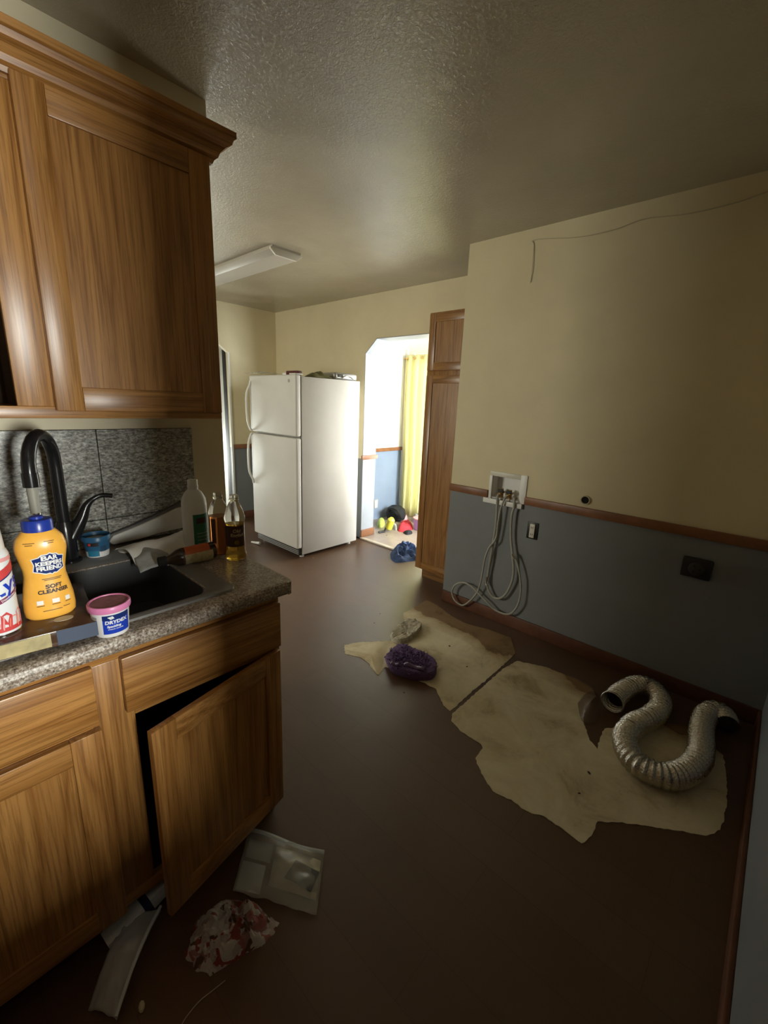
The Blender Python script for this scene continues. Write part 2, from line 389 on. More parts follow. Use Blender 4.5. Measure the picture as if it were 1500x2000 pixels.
def heap(outline, h, seed, z0=0., rings=12, fold=.5, freq=14., per=6, flat=1.6):
    """a crumpled cloth lump: closed mesh over an outline on the floor"""
    ol = smooth_path([(x, y, 0) for x, y in outline]+[(outline[0][0], outline[0][1], 0)], per)[:-1]
    n = len(ol); c = sum(ol, Vector())/n; vs = []; fs = []
    for j in range(rings+1):
        t = j/rings
        for p in ol:
            q = c+(p-c)*(1-t) if j < rings else c
            base = 1-(1-t)**flat
            w = noise.noise(Vector((q.x*freq+seed, q.y*freq, seed*1.7)))
            w2 = noise.noise(Vector((q.x*freq*2.6, q.y*freq*2.6+seed, 3.1)))
            rr = abs(noise.noise(Vector((q.x*freq*.9+seed*2, q.y*freq*1.4, 7.7))))
            z = h*base*(1+fold*(w*.8+w2*.35)-fold*.9*rr) if j else 0
            vs.append((q.x, q.y, z0+max(z, 0.)))
    for j in range(rings):
        for i in range(n): fs.append((j*n+i, j*n+(i+1) % n, (j+1)*n+(i+1) % n, (j+1)*n+i))
    fs.append(tuple(range(n))[::-1])
    mb = MB(); mb.add(vs, fs); return mb

# ------------------------------------------------------------------ the house
ZC = 2.44
XW, YR, YB, XF = -1.71, 2.5725, 3.142, -4.75       # sink wall, laundry wall, fridge wall, far wall
def wall(name, axis, p0, p1, a0, a1, z0, z1, holes, mat, cuts=()):
    """a wall slab; axis = its normal; holes are (a0,a1,z0,z1); cuts = corner wedges (triangles) left in the holes"""
    A = sorted({a0, a1} | {h[0] for h in holes} | {h[1] for h in holes}); Zs = sorted({z0, z1} | {h[2] for h in holes} | {h[3] for h in holes})
    A = [a for a in A if a0 <= a <= a1]; Zs = [z for z in Zs if z0 <= z <= z1]
    def P(a, n, z): return (n, a, z) if axis == 'x' else (a, n, z)
    verts, faces, idx = [], [], {}
    def V(i, k, s):
        key = (i, k, s)
        if key not in idx: idx[key] = len(verts); verts.append(P(A[i], (p0, p1)[s], Zs[k]))
        return idx[key]
    solid = lambda i, k: 0 <= i < len(A)-1 and 0 <= k < len(Zs)-1 and not any(h[0] <= (A[i]+A[i+1])/2 <= h[1] and h[2] <= (Zs[k]+Zs[k+1])/2 <= h[3] for h in holes)
    for i in range(len(A)-1):
        for k in range(len(Zs)-1):
            if not solid(i, k): continue
            for s in (0, 1): faces.append((V(i,k,s), V(i+1,k,s), V(i+1,k+1,s), V(i,k+1,s)))
            if not solid(i-1, k): faces.append((V(i,k,0), V(i,k,1), V(i,k+1,1), V(i,k+1,0)))
            if not solid(i+1, k): faces.append((V(i+1,k,0), V(i+1,k,1), V(i+1,k+1,1), V(i+1,k+1,0)))
            if not solid(i, k-1): faces.append((V(i,k,0), V(i+1,k,0), V(i+1,k,1), V(i,k,1)))
            if not solid(i, k+1): faces.append((V(i,k+1,0), V(i+1,k+1,0), V(i+1,k+1,1), V(i,k+1,1)))
    mb = MB(); mb.add(verts, faces)
    for tri in cuts:
        mb.add([P(a, p0, z) for a, z in tri]+[P(a, p1, z) for a, z in tri], [(0, 1, 2), (3, 5, 4), (0, 3, 4, 1), (1, 4, 5, 2), (2, 5, 3, 0)])
    return struct(mb.build(name, mat))
struct(bx('floor', (-4.87, -1.32, -.06), (1.72, YB, 0), 'brown_vinyl'))
struct(bx('floor_dining', (-3.76, YB, -.06), (-.48, 4.42, .012), 'dining_vinyl'))
struct(bx('floor_hall', (-6.5, .6, -.06), (-4.87, 3.2, 0), 'dining_vinyl'))
struct(bx('ground_outside', (-14, 4.42, -.2), (8, 16, -.1), 'patio_concrete'))
struct(bx('ceiling', (-6.5, -1.32, ZC), (1.72, 4.42, ZC+.1), 'ceiling_plaster'))
wall('wall_left', 'x', -1.83, XW, -1.2, .866, 0, ZC, [], 'cream_paint')
wall('wall_right', 'y', YR, YR+.12, -1.707, .165, 0, ZC, [(-1.383, -1.182, .862, 1.012)], 'kitchen_paint')
wall('wall_niche', 'x', .165, .285, .325, YB, 0, ZC, [], 'kitchen_paint')
ch = .15
wall('wall_back', 'y', YB, YB+.19, XF, 1.72, 0, ZC, [(-3.205, -2.1, 0, 2.045)], 'kitchen_paint',
     [((-3.205, 2.045), (-3.205, 1.915), (-3.205+ch, 2.045)), ((-2.1, 2.045), (-2.1-ch, 2.045), (-2.1, 1.915))])
wall('wall_far', 'x', XF-.05, XF, -1.2, YB+.19, 0, ZC, [(1.80, 2.515, 0, 2.045)], 'kitchen_paint',
     [((2.515, 2.045), (2.515-ch, 2.045), (2.515, 1.93)), ((1.80, 2.045), (1.80, 1.93), (1.80+ch, 2.045))])
struct(bx('wall_light_block', (.30, -.75, 0), (.42, .325, .885), 'absorbing_brown'))  # unseen half wall added to block window light low on the cabinets
wall('wall_rear', 'y', -1.32, -1.2, -4.87, 1.72, 0, ZC, [(-3.85, -2.75, 1.02, 2.0)], 'absorbing_brown')
wall('wall_side', 'x', 1.6, 1.72, -1.2, YB, 0, ZC, [(.07, .53, .94, 1.60)], 'absorbing_brown')
wall('wall_dining_left', 'x', -3.76, -3.64, YB+.19, 4.3, .012, ZC, [], 'dining_paint')
wall('wall_dining_front', 'y', 4.3, 4.42, -3.76, -.48, .012, ZC, [(-3.53, -1.85, .012, 2.06)], 'dining_paint')
wall('wall_dining_right', 'x', -.60, -.48, YB+.19, 4.3, .012, ZC, [(3.42, 4.25, .85, 2.15)], 'dining_paint')
wall('wall_hall_far', 'x', -6.5, -6.38, .6, 3.2, 0, ZC, [(1.45, 2.55, .12, .95)], 'dining_paint')
wall('wall_hall_left', 'y', .48, .6, -6.5, -4.80, 0, ZC, [], 'dining_paint')
wall('wall_hall_right', 'y', 2.60, 2.72, -6.38, -4.80, 0, ZC, [], 'white_paint')
struct(bx('door_2', (-4.95, 2.545, .01), (-4.83, 2.590, 1.97), 'dark_grille', bevel=.003))
# windows
def window(name, axis, n0, a0, a1, z0, z1, bars=1):
    def B(mb, a, b, za, zb, d0=0., d1=.05):
        return mb.box((n0+d0, a, za), (n0+d1, b, zb)) if axis == 'x' else mb.box((a, n0+d0, za), (b, n0+d1, zb))
    mb = MB(); t = .03
    B(mb, a0, a0+t, z0, z1); B(mb, a1-t, a1, z0, z1); B(mb, a0+t, a1-t, z0, z0+t); B(mb, a0+t, a1-t, z1-t, z1)
    f = struct(mb.build(name, 'white_paint'))
    g = MB(); B(g, a0+t, a1-t, z0+t, z1-t, .022, .026); g.build('pane', 'glass', f)
    for k in range(bars):
        m2 = MB(); zc = z0+(z1-z0)*(k+1)/(bars+1); B(m2, a0+t, a1-t, zc-.02, zc+.02, .005, .045); m2.build('sash_bar', 'white_paint', f)
    return f
window('window_1', 'x', 1.63, .07, .53, .94, 1.60, 0)
window('window_2', 'y', -1.29, -3.85, -2.75, 1.02, 2.0)
window('added_dining_window', 'x', -.57, 3.42, 4.25, .85, 2.15)  # unseen window added to let in the extra dining light
window('window_4', 'x', -6.47, 1.45, 2.55, .12, .95, 0)  # unseen window shaped low so only rising light gets in
pd = MB()
for a in (-3.53, -2.72, -1.90): pd.box((a, 4.33, .012), (a+.05, 4.39, 2.06))
pd.box((-3.48, 4.33, 2.0), (-1.90, 4.39, 2.06)); pd.box((-3.48, 4.33, .012), (-1.90, 4.39, .06))
door1 = struct(pd.build('door_1', 'white_paint'))
bx('pane', (-3.48, 4.356, .06), (-2.72, 4.360, 2.0), 'glass', door1); bx('pane', (-2.67, 4.356, .06), (-1.90, 4.360, 2.0), 'glass', door1)
# trim: chair rails, baseboards, threshold
def trim(name, a, b, mat, bevel=.004): return struct(bx(name, a, b, mat, bevel=bevel))
trim('trim_1', (-1.707, YR-.018, .858), (-1.402, YR, .908), 'rail_wood')
trim('trim_2', (-1.142, YR-.018, .858), (.165, YR, .908), 'rail_wood')
trim('trim_3', (XF, 2.53, .858), (XF+.018, YB, .908), 'rail_wood')
trim('trim_4', (-3.64, YB+.19, .868), (-3.62, 4.29, .912), 'rail_wood')
trim('trim_5', (-3.205, YB-.02, .865), (-3.185, YB+.21, .910), 'rail_wood')
trim('trim_6', (-3.64, 4.262, .012), (-3.60, 4.30, 2.1), 'pale_jamb', .002)
trim('trim_7', (-3.205, YB-.012, 0), (-2.1, YB+.035, .016), 'threshold')
trim('baseboard_right', (-1.707, YR-.014, 0), (.165, YR, .085), 'base_wood')
trim('baseboard_niche', (.151, .325, 0), (.165, YR-.014, .085), 'base_wood')
trim('baseboard_far', (XF, 2.53, 0), (XF+.014, YB, .085), 'base_wood')
trim('baseboard_arch', (-3.205, YB, .016), (-3.19, YB+.20, .10), 'rail_wood')
# added lining of the arched opening, its grey standing in for shade
lin = [(-3.205, .10), (-3.205, 1.915), (-3.205+ch, 2.045), (-2.1-ch, 2.045), (-2.1, 1.915), (-2.1, .016), (-2.106, .016), (-2.106, 1.912), (-2.1-ch-.003, 2.039), (-3.205+ch+.003, 2.039), (-3.199, 1.912), (-3.199, .10)]
struct(MB().prism(lin, YB+.002, YB+.188, 'y').build('trim_9', 'dimmed_reveal'))
# white corner casing of the far opening
trim('trim_8', (XF, 2.505, 0), (XF+.012, 2.528, 1.93), 'white_paint', .002)

# ------------------------------------------------------------------ backsplash tiles (pieces of the sink wall)
wl = bpy.data.objects['wall_left']
ys = [-.517, -.206, .105, .415, .735]; g = .0012
for (za, zb) in ((.915, 1.011), (1.011, 1.322)):
    for ya, yb in zip(ys, ys[1:]):
        sh = .155 if za < 1 else 0
        bx('tile', (XW, ya+g, za+g), (XW+.009, yb-g, zb-g), 'splash_granite', wl, bevel=.0012, seg=1)
bx('grout', (XW, -.517, .915), (XW+.006, .735, 1.322), 'dark_gap', wl)

# ------------------------------------------------------------------ wall cabinet
XU = -1.425
uc = thing('wall_cabinet', (-1.56, .14, 1.372), 'oak wall cabinet with crown moulding hanging above the sink', 'cabinet')
YU0, YU1, ZU0, ZU1 = -.45, .7226, 1.372, 2.16
m = MB(); m.box((XW, YU1-.016, ZU0+.012), (XU-.019, YU1, ZU1)); m.build('side_panel', 'oak_z', uc)
m = MB(); m.box((XW, YU0, ZU0+.012), (XU-.019, YU0+.016, ZU1)); m.build('side_panel', 'oak_z', uc)
m = MB(); m.box((XW, .20, ZU0+.012), (XU-.019, .216, ZU1-.02)); m.build('partition', 'cabinet_inside', uc)
m = MB(); m.box((XW, YU0+.016, ZU0+.012), (XU-.019, YU1-.016, ZU0+.028)); m.build('bottom_panel', 'oak_y', uc)
m = MB(); m.box((XW, YU0+.016, ZU1-.018), (XU-.019, YU1-.016, ZU1)); m.build('top_panel', 'oak_y', uc)
m = MB(); m.box((XW, YU0+.016, ZU0+.028), (XW+.006, YU1-.016, ZU1-.018)); m.build('back_panel', 'cabinet_inside', uc)
m = MB(); m.box((XW+.006, YU0+.016, 1.735), (XU-.03, .20, 1.752)); m.build('shelf', 'oak_y', uc)
ff = MB().box((XU-.019, .186, ZU0+.03), (XU, .275, ZU1-.05)).build('face_frame', 'oak_z', uc, bevel=.0015)
MB().box((XU-.019, YU1-.03, ZU0+.03), (XU, YU1, ZU1-.05)).build('stile', 'oak_z', ff, bevel=.0015)
MB().box((XU-.019, YU0, ZU0+.03), (XU, YU0+.04, ZU1-.05)).build('stile', 'oak_z', ff, bevel=.0015)
MB().box((XU-.019, YU0, ZU0), (XU, YU1, ZU0+.03)).build('rail', 'oak_y', ff, bevel=.0015)
MB().box((XU-.019, YU0, ZU1-.05), (XU, YU1, ZU1)).build('rail', 'oak_y', ff, bevel=.0015)
def shaker(parent, y0, y1, z0, z1, xb, t=.019, sw=.062, name='door', M4=None, mk=('oak_z', 'oak_y')):
    """frame and panel door in the plane x = xb .. xb+t"""
    def fin(mb): return mb.xf(M4) if M4 is not None else mb
    d = fin(MB().box((xb+.004, y0+sw-.004, z0+sw-.004), (xb+.0125, y1-sw+.004, z1-sw+.004))).build(name, mk[0], parent)
    fin(MB().box((xb, y0, z0), (xb+t, y0+sw, z1))).build('stile', mk[0], d, bevel=.002)
    fin(MB().box((xb, y1-sw, z0), (xb+t, y1, z1))).build('stile', mk[0], d, bevel=.002)
    fin(MB().box((xb, y0+sw, z0), (xb+t, y1-sw, z0+sw))).build('rail', mk[1], d, bevel=.002)
    fin(MB().box((xb, y0+sw, z1-sw), (xb+t, y1-sw, z1))).build('rail', mk[1], d, bevel=.002)
    return d
shaker(uc, .262, .714, 1.392, 2.125, XU+.001)
prof = [(0, 2.118), (.008, 2.118), (.012, 2.128), (.020, 2.134), (.024, 2.146), (.036, 2.160), (.050, 2.168), (.054, 2.180), (.060, 2.184), (.060, 2.200), (0, 2.200)]
vs = []; n = len(prof)
for (o, z) in prof: vs.append((XU+o, YU0, z))
for (o, z) in prof: vs.append((XU+o, YU1+o, z))
for (o, z) in prof: vs.append((XW+.002, YU1+o, z))
fs = [(k*n+i, k*n+(i+1) % n, (k+1)*n+(i+1) % n, (k+1)*n+i) for k in range(2) for i in range(n)] + [tuple(range(n)), tuple(range(2*n, 3*n))]
MB().add(vs, fs).build('crown_molding', 'oak_y', uc)
# things glimpsed in the open bay
for k, (x, y, r, h, mm) in enumerate(((-1.50, .115, .034, .15, 'dark_jar'), (-1.58, .03, .04, .19, 'brown_label'))):
    t = thing('storage_jar', (x, y, ZU0+.028), ('dark green jar standing in the open bay of the wall cabinet', 'brown jar in the open bay of the wall cabinet, deeper in the shade')[k], 'jar')
    MB().lathe([(r*.9, 0), (r, .006), (r, h*.72), (r*.7, h*.84), (r*.7, h*.86)], (x, y, ZU0+.028), 24).build('jar_body', mm, t, smooth=True)
    MB().lathe([(r*.76, h*.86), (r*.76, h), (r*.72, h+.003)], (x, y, ZU0+.028), 24).build('lid', 'dark_gap', t, smooth=True)

# ------------------------------------------------------------------ base cabinet, worktop, sink
XB = -1.058; DT = .019
bc = thing('base_cabinet', (-1.38, .1, 0), 'oak base cabinet under the worktop with one door ajar', 'cabinet')
YB0, YB1 = -.45, .689
bx('side_panel', (XW, YB1-.016, .10), (XB-.019, YB1, .872), 'oak_z', bc)
bx('side_panel', (XW, YB0, .10), (XB-.019, YB0+.016, .872), 'oak_z', bc)
bx('partition', (XW, .205, .116), (XB-.019, .221, .86), 'cabinet_inside', bc)
bx('bottom_panel', (XW, YB0+.016, .10), (XB-.019, YB1-.016, .116), 'cabinet_inside', bc)
bx('back_panel', (XW, YB0+.016, .116), (XW+.006, YB1-.016, .72), 'cabinet_inside', bc)
bx('toe_kick', (XB-.075, YB0, 0), (XB-.06, YB1, .10), 'dark_gap', bc)
bx('toe_kick', (XW, YB1-.016, 0), (XB-.06, YB1, .10), 'dark_gap', bc)
ff = bx('face_frame', (XB-.019, .180, .14), (XB, .268, .835), 'oak_z', bc, bevel=.0015)
bx('stile', (XB-.019, YB1-.042, .14), (XB, YB1, .835), 'oak_z', ff, bevel=.0015)
bx('stile', (XB-.019, YB0, .14), (XB, YB0+.04, .835), 'oak_z', ff, bevel=.0015)
bx('rail', (XB-.019, YB0, .835), (XB, YB1, .872), 'oak_y', ff, bevel=.0015)
bx('rail', (XB-.019, .268, .668), (XB, YB1-.042, .706), 'oak_y', ff, bevel=.0015)
bx('rail', (XB-.019, YB0+.04, .668), (XB, .180, .706), 'oak_y', ff, bevel=.0015)
bx('rail', (XB-.019, YB0, .10), (XB, YB1, .14), 'oak_y', ff, bevel=.0015)
bx('false_drawer_front', (XB+.001, .247, .692), (XB+DT, .684, .840), 'oak_y', bc, bevel=.003)
bx('drawer_front', (XB+.001, -.245, .694), (XB+DT, .190, .843), 'oak_y', bc, bevel=.003)
shaker(bc, -.245, .192, .105, .680, XB+.001)
hinge = Vector((XB+.001, .676, 0))
rot = Matrix.Translation(hinge) @ Matrix.Rotation(math.radians(12.8), 4, 'Z') @ Matrix.Translation(-hinge)
shaker(bc, .252, .676, .105, .680, XB+.001, M4=rot)
# worktop with rolled front edge, in pieces around the sink cut-out but one mesh
XE, YE, ZT = -1.0055, .7115, .914
SX0, SX1, SY0, SY1 = -1.505, -1.10, .03, .495
wt = MB()
A = [XW, SX0, SX1, XE-.016]; B = [YB0, SY0, SY1, YE]
for i in range(3):
    for j in range(3):
        if i == 1 and j == 1: continue
        wt.box((A[i], B[j], .876), (A[i+1], B[j+1], ZT))
edge = [(XE-.016, ZT), (XE-.008, ZT-.002), (XE-.002, ZT-.008), (XE, ZT-.018), (XE-.001, ZT-.030), (XE-.006, ZT-.038), (XE-.016, ZT-.040)]
wt.prism([(a, b) for a, b in edge], YB0, YE-.02, 'y')
# rounded corner end
wt.prism([(XE-.016, YE-.02), (XE, YE-.02), (XE-.004, YE-.008), (XE-.016, YE)], .876, ZT)
tag(wt.build('countertop', 'counter_laminate'), 'speckled brown-grey laminate worktop with rounded front edge on the base cabinet', 'countertop')
sk = thing('kitchen_sink', (-1.3, .26, .75), 'dark grey drop-in sink set into the speckled worktop', 'sink')
R0 = [(-1.625, -.02), (-1.066, -.02), (-1.066, .556), (-1.625, .556)]
def rrect(x0, x1, y0, y1, r, z, n=5):
    pts = []
    for cx, cy, a in ((x1-r, y1-r, 0), (x0+r, y1-r, PI/2), (x0+r, y0+r, PI), (x1-r, y0+r, 1.5*PI)):
        for k in range(n+1): t = a+PI/2*k/n; pts.append((cx+r*math.cos(t), cy+r*math.sin(t), z))
    return pts
def loft(loops, cap_last=True):
    n = len(loops[0]); vs = [p for l in loops for p in l]
    fs = [(k*n+i, k*n+(i+1) % n, (k+1)*n+(i+1) % n, (k+1)*n+i) for k in range(len(loops)-1) for i in range(n)]
    if cap_last: fs.append(tuple((len(loops)-1)*n+i for i in range(n)))
    return MB().add(vs, fs)
loft([rrect(-1.625, -1.062, -.03, .560, .03, ZT+.0005), rrect(-1.623, -1.064, -.028, .558, .03, ZT+.006), rrect(-1.612, -1.075, -.017, .547, .028, ZT+.009),
      rrect(SX0-.012, SX1+.012, SY0-.012, SY1+.012, .05, ZT+.006), rrect(SX0, SX1, SY0, SY1, .05, ZT-.004)], False).build('rim', 'sink_rim', sk, smooth=True)
loft([rrect(SX0, SX1, SY0, SY1, .05, ZT-.004), rrect(SX0+.006, SX1-.006, SY0+.006, SY1-.006, .05, ZT-.10), rrect(SX0+.012, SX1-.012, SY0+.012, SY1-.012, .055, ZT-.155),
      rrect(SX0+.04, SX1-.04, SY0+.04, SY1-.04, .05, ZT-.178)]).build('bowl', 'sink_composite', sk, smooth=True)
MB().lathe([(.042, 0), (.042, .004), (.030, .005), (.026, -.002)], (-1.31, .26, ZT-.178), 24).build('drain', 'chrome', sk, smooth=True)
# faucet
fx, fy = -1.585, .272
fa = thing('kitchen_faucet', (fx, fy, ZT+.009), 'matt black gooseneck faucet with pull-down spray head at the sink', 'faucet')
MB().lathe([(.034, 0), (.034, .006), (.026, .012), (.026, .10), (.022, .118), (.019, .13)], (fx, fy, ZT+.009), 28).build('base', 'black_metal', fa, smooth=True)
tip = PX(58, 928, -1.43)
dirv = Vector((-1.43-fx, tip.y-fy, 0)); L = dirv.length; dirv.normalize()
path = [Vector((fx, fy, ZT+.12)), Vector((fx, fy, 1.10)), Vector((fx, fy, 1.22))]
Rg = L/2
for k in range(1, 12):
    t = PI*k/12; path.append(Vector((fx, fy, 1.235))+dirv*(Rg-Rg*math.cos(t))+Vector((0, 0, Rg*math.sin(t))))
path += [Vector((fx, fy, 1.225))+dirv*L]
MB().tube(path, .0165, 18).build('gooseneck', 'black_metal', fa, smooth=True)
e = Vector((fx, fy, 0))+dirv*L
sh = MB().lathe([(.0185, 1.195), (.0185, 1.232)], (e.x, e.y, 0), 24).build('spray_collar', 'black_metal', fa, smooth=True)
MB().lathe([(.0115, 1.125), (.0125, 1.195)], (e.x, e.y, 0), 20).build('hose', 'hose_grey', fa, smooth=True)
MB().lathe([(.012, 1.06), (.013, 1.075), (.0105, 1.095), (.0105, 1.127)], (e.x, e.y, 0), 20).build('nozzle', 'chrome', fa, smooth=True)
hp = [Vector((fx, fy+.015, 1.00)), Vector((fx+.005, fy+.045, 1.055)), Vector((fx+.008, fy+.066, 1.10)), Vector((fx+.01, fy+.10, 1.122)), Vector((fx+.01, fy+.135, 1.118))]
hpp = smooth_path(hp, 6)
MB().tube(hpp, .01, 14, radf=lambda i: .024-.0165*min(1, i/15)).build('lever', 'black_metal', fa, smooth=True)

# ------------------------------------------------------------------ things on the worktop
# flat box
bz = ZT+.0095
bl = Matrix.Translation((-1.028, .209, 0)) @ Matrix.Rotation(math.radians(-6.8), 4, 'Z')
fb = thing('flat_box', (-1.15, 0, bz), 'flat brown printed box lying on the worktop edge under two bottles', 'box')
MB().box((-.26, -.42, bz), (0, 0, bz+.034)).xf(bl).build('carton', 'box_brown', fb, bevel=.0015)
MB().box((0, -.42, bz+.002), (.0008, -.082, bz+.032)).xf(bl).build('gold_print', 'box_gold', fb)
MB().box((0, -.072, bz+.001), (.0008, -.0005, bz+.0335)).xf(bl).build('slate_print', 'box_slate', fb)
for k in range(9):
    MB().add([(.0004, -.081+.0010*k, bz+.002), (.0009, -.081+.0010*k, bz+.002), (.0009, -.0805+.001*k, bz+.032), (.0004, -.0805+.001*k, bz+.032)], [(0, 1, 2, 3)]).xf(bl).build('print_stripe', 'print_white' if k % 2 else 'box_gold', fb) if k < 4 else None
MB().lathe([(.012, 0), (.012, .0006)], (0, 0, 0), 16, sy=1.5).xf(bl @ Matrix.Translation((-.055, -.055, bz+.034))).build('food_picture', 'bag_paper', fb)
ztop = bz+.034
# yellow cleanser bottle
bc0 = Vector((-1.135, .148, ztop))
aim = math.atan2(-bc0.y+.02, -bc0.x)                     # faces the room
br = thing('cleanser_bottle', bc0, 'orange-yellow squeeze bottle of cleanser with blue cap on the flat box', 'bottle')
pr = [(.040, 0), (.0455, .006), (.0468, .02), (.0455, .045), (.0405, .075), (.0372, .095), (.0375, .11), (.041, .13), (.0450, .152), (.0452, .164), (.041, .180), (.032, .192), (.026, .198)]
fl = .66
ob = MB().lathe(pr, (0, 0, 0), 40, sx=fl, sy=1.0, sq=2.3).xf(Matrix.Translation(bc0) @ Matrix.Rotation(aim, 4, 'Z')).build('bottle_body', 'orange_plastic', br, smooth=True)
MB().lathe([(.0275, .196), (.0275, .216), (.025, .220), (.012, .221), (.012, .226), (.006, .228)], bc0, 32).build('cap', 'blue_cap', br, smooth=True)
Rp = interp(pr)
def bkf(a, b, out=.0012):
    R = Rp(b); t = a/R; t = max(-1.3, min(1.3, t)); ct, st = math.cos(t), math.sin(t); e = 2./2.3
    v = Vector(((R*fl)*abs(ct)**e+out, R*math.copysign(abs(st)**e, st), b))
    return Matrix.Translation(bc0) @ Matrix.Rotation(aim, 4, 'Z') @ v
def shield(w, h, c, o, mat):
    pts = [(-.5, -.30), (-.44, 0), (-.5, .28), (-.28, .34), (-.2, .44), (-.08, .44), (0, .5), (.08, .44), (.2, .44), (.28, .34), (.5, .28), (.44, 0), (.5, -.30), (.28, -.38), (.16, -.46), (.06, -.44), (0, -.5), (-.06, -.44), (-.16, -.46), (-.28, -.38)]
    g = MB(); nn = 28; mm = 20
    vs = [bkf(c[0]+0, c[1]+0, o)]; fs = []
    dense = []
    for i in range(len(pts)):
        p, q = pts[i], pts[(i+1) % len(pts)]
        for k in range(3): dense.append((p[0]+(q[0]-p[0])*k/3, p[1]+(q[1]-p[1])*k/3))
    K = 6; n2 = len(dense)
    for j in range(1, K+1):
        for (a, b) in dense: vs.append(bkf(c[0]+a*w*j/K, c[1]+b*h*j/K, o))
    for i in range(n2): fs.append((0, 1+i, 1+(i+1) % n2))
    for j in range(K-1):
        for i in range(n2): fs.append((1+j*n2+i, 1+j*n2+(i+1) % n2, 1+(j+1)*n2+(i+1) % n2, 1+(j+1)*n2+i))
    return g.add(vs, fs).build('label_shield', mat, br, smooth=True)
shield(.060, .052, (.010, .125), .0008, 'print_white'); shield(.0555, .047, (.010, .125), .0013, 'navy')
def btext(t, size, a, b, mat, bold=0., out=.0019):
    v, f = text_verts(t, size, 0, bold); on_surface(v, f, lambda x, y: bkf(a+x, b+y, out)).build('lettering', mat, br)
btext('BAR', .0145, .010, .1385, 'print_white', .0006); btext('KEEPERS', .0122, .010, .1265, 'print_white', .0006); btext('FRIEND', .0135, .010, .1150, 'print_white', .0006)
btext('SOFT', .0115, .011, .0735, 'print_black', .0005, .001); btext('CLEANSER', .0115, .011, .0630, 'print_black', .0005, .001)
for a0, a1, bb in ((-.006, .028, .0915), (-.003, .025, .0885), (-.030, -.008, .1745), (-.026, -.012, .1705), (.004, .022, .1755), (.010, .020, .1715), (-.012, .018, .0205), (.02, .036, .023)):
    patch(lambda x, y: bkf(x, y, .0009), a0, a1, bb-.0006, bb+.0006, 8, 1).build('small_print', 'print_black', br)
for a0 in (-.015, .009, .033):
    patch(lambda x, y: bkf(x, y, .0009), a0-.006, a0+.006, .036, .0455, 5, 2).build('pictogram', 'print_white', br)
    patch(lambda x, y: bkf(x, y, .0010), a0-.007, a0+.007, .0325, .0337, 5, 1).build('small_print', 'print_black', br)
# spray can
lc = Vector((-1.112, .060, ztop)); Rl = .033
lang = math.atan2(-lc.y+.03, -lc.x)
ly = thing('spray_can', lc, 'white disinfectant spray can with red and pink print beside the yellow bottle', 'spray can')
MB().lathe([(.031, 0), (Rl, .004), (Rl, .165), (.030, .174), (.026, .178)], lc, 40).build('can', 'can_white', ly, smooth=True)
MB().lathe([(.0285, .172), (.0285, .182), (.0265, .215), (.024, .225), (.018, .228)], lc, 32).build('cap', 'white_plastic', ly, smooth=True)
MB().lathe([(.0322, .0), (.0334, .003), (.0322, .006)], lc, 40).build('bottom_ring', 'chrome', ly, smooth=True)
P = lambda tl=0., o=.0006, zz=0.: cyl_place(lc, Rl, lang, lc.z+zz, tl, o)
patch(P(), -.08, .08, .009, .018, 30, 1).build('print_band', 'print_red', ly)
for k in range(9):
    a = -.058+.0135*k; h = .022+.013*abs(math.sin(k*2.1))
    v = [(-.010, 0), (.008, -.004), (.011, h*.7), (.002, h), (-.008, h*.8)]
    on_surface([(a+x, .017+y) for x, y in v], [(0, 1, 2, 3, 4)], P(0, .0008+.0001*(k % 3))).build('fruit_print', ('print_coral', 'print_pink', 'print_red')[k % 3], ly)
patch(P(.42, .0007, .122), -.07, .07, -.009, .009, 30, 2).build('print_swoosh', 'print_red', ly)
patch(P(.42, .0009, .112), -.07, .07, -.0012, .0012, 30, 1).build('print_line', 'navy', ly)
patch(P(.36, .0009, .072), -.07, .07, -.004, .004, 30, 1).build('print_ribbon', 'print_maroon', ly)
patch(P(0, .0007, .158), -.09, .09, -.004, .004, 30, 1).build('print_band', 'print_pink', ly)
v, f = text_verts('Lysol', .046, .25, .0008); on_surface([(x+.038, y+.002) for x, y in v], f, P(.30, .0013, .094)).build('lettering', 'print_blue', ly)
v, f = text_verts('Disinfectant Spray', .0062, .1, .0001); on_surface([(x+.03, y) for x, y in v], f, P(.36, .0013, .072)).build('lettering', 'print_white', ly)
# spackling tub
tb = Vector((-1.048, .240, ZT+.0005))
ta = math.atan2(-tb.y+.05, -tb.x)
tt = thing('spackling_tub', tb, 'small white spackling tub with pink lid on the worktop edge', 'tub')
tpr = [(.0325, 0), (.0335, .003), (.0385, .062), (.0385, .064)]
MB().lathe(tpr, tb, 40).build('tub_body', 'tub_white', tt, smooth=True)
MB().lathe([(.0415, .060), (.0425, .063), (.0425, .072), (.0410, .0745), (.038, .0745), (.037, .0715)], tb, 40).build('lid', 'tub_pink', tt, smooth=True)
MB().lathe([(.0368, .070), (.0368, .0722)], tb, 40).build('lid_disc', 'tub_pink_inner', tt)
TR = interp(tpr)
TP = lambda z, o=.0006: cyl_place(tb, TR, ta+.10, tb.z+z, 0, o)
patch(TP(.031), -.022, .034, -.022, .024, 16, 4).build('label_print', 'print_blue', tt)
patch(TP(.031, .0009), -.022, .034, .012, .024, 16, 2).build('label_print', 'navy', tt)
patch(TP(.031, .0007), -.046, -.034, -.020, .020, 6, 3).build('label_print', 'fridge_grey', tt)
for s, sz, a, z, b_ in (('DRYDEX', .0112, .004, .0375, .0005), ('Spackling', .0072, -.001, .0275, .0003), ('INTERIOR / EXTERIOR', .0030, .002, .0205, .0001)):
    v, f = text_verts(s, sz, .12, b_); on_surface([(x+a, y) for x, y in v], f, TP(z, .0013)).build('lettering', 'print_white', tt)
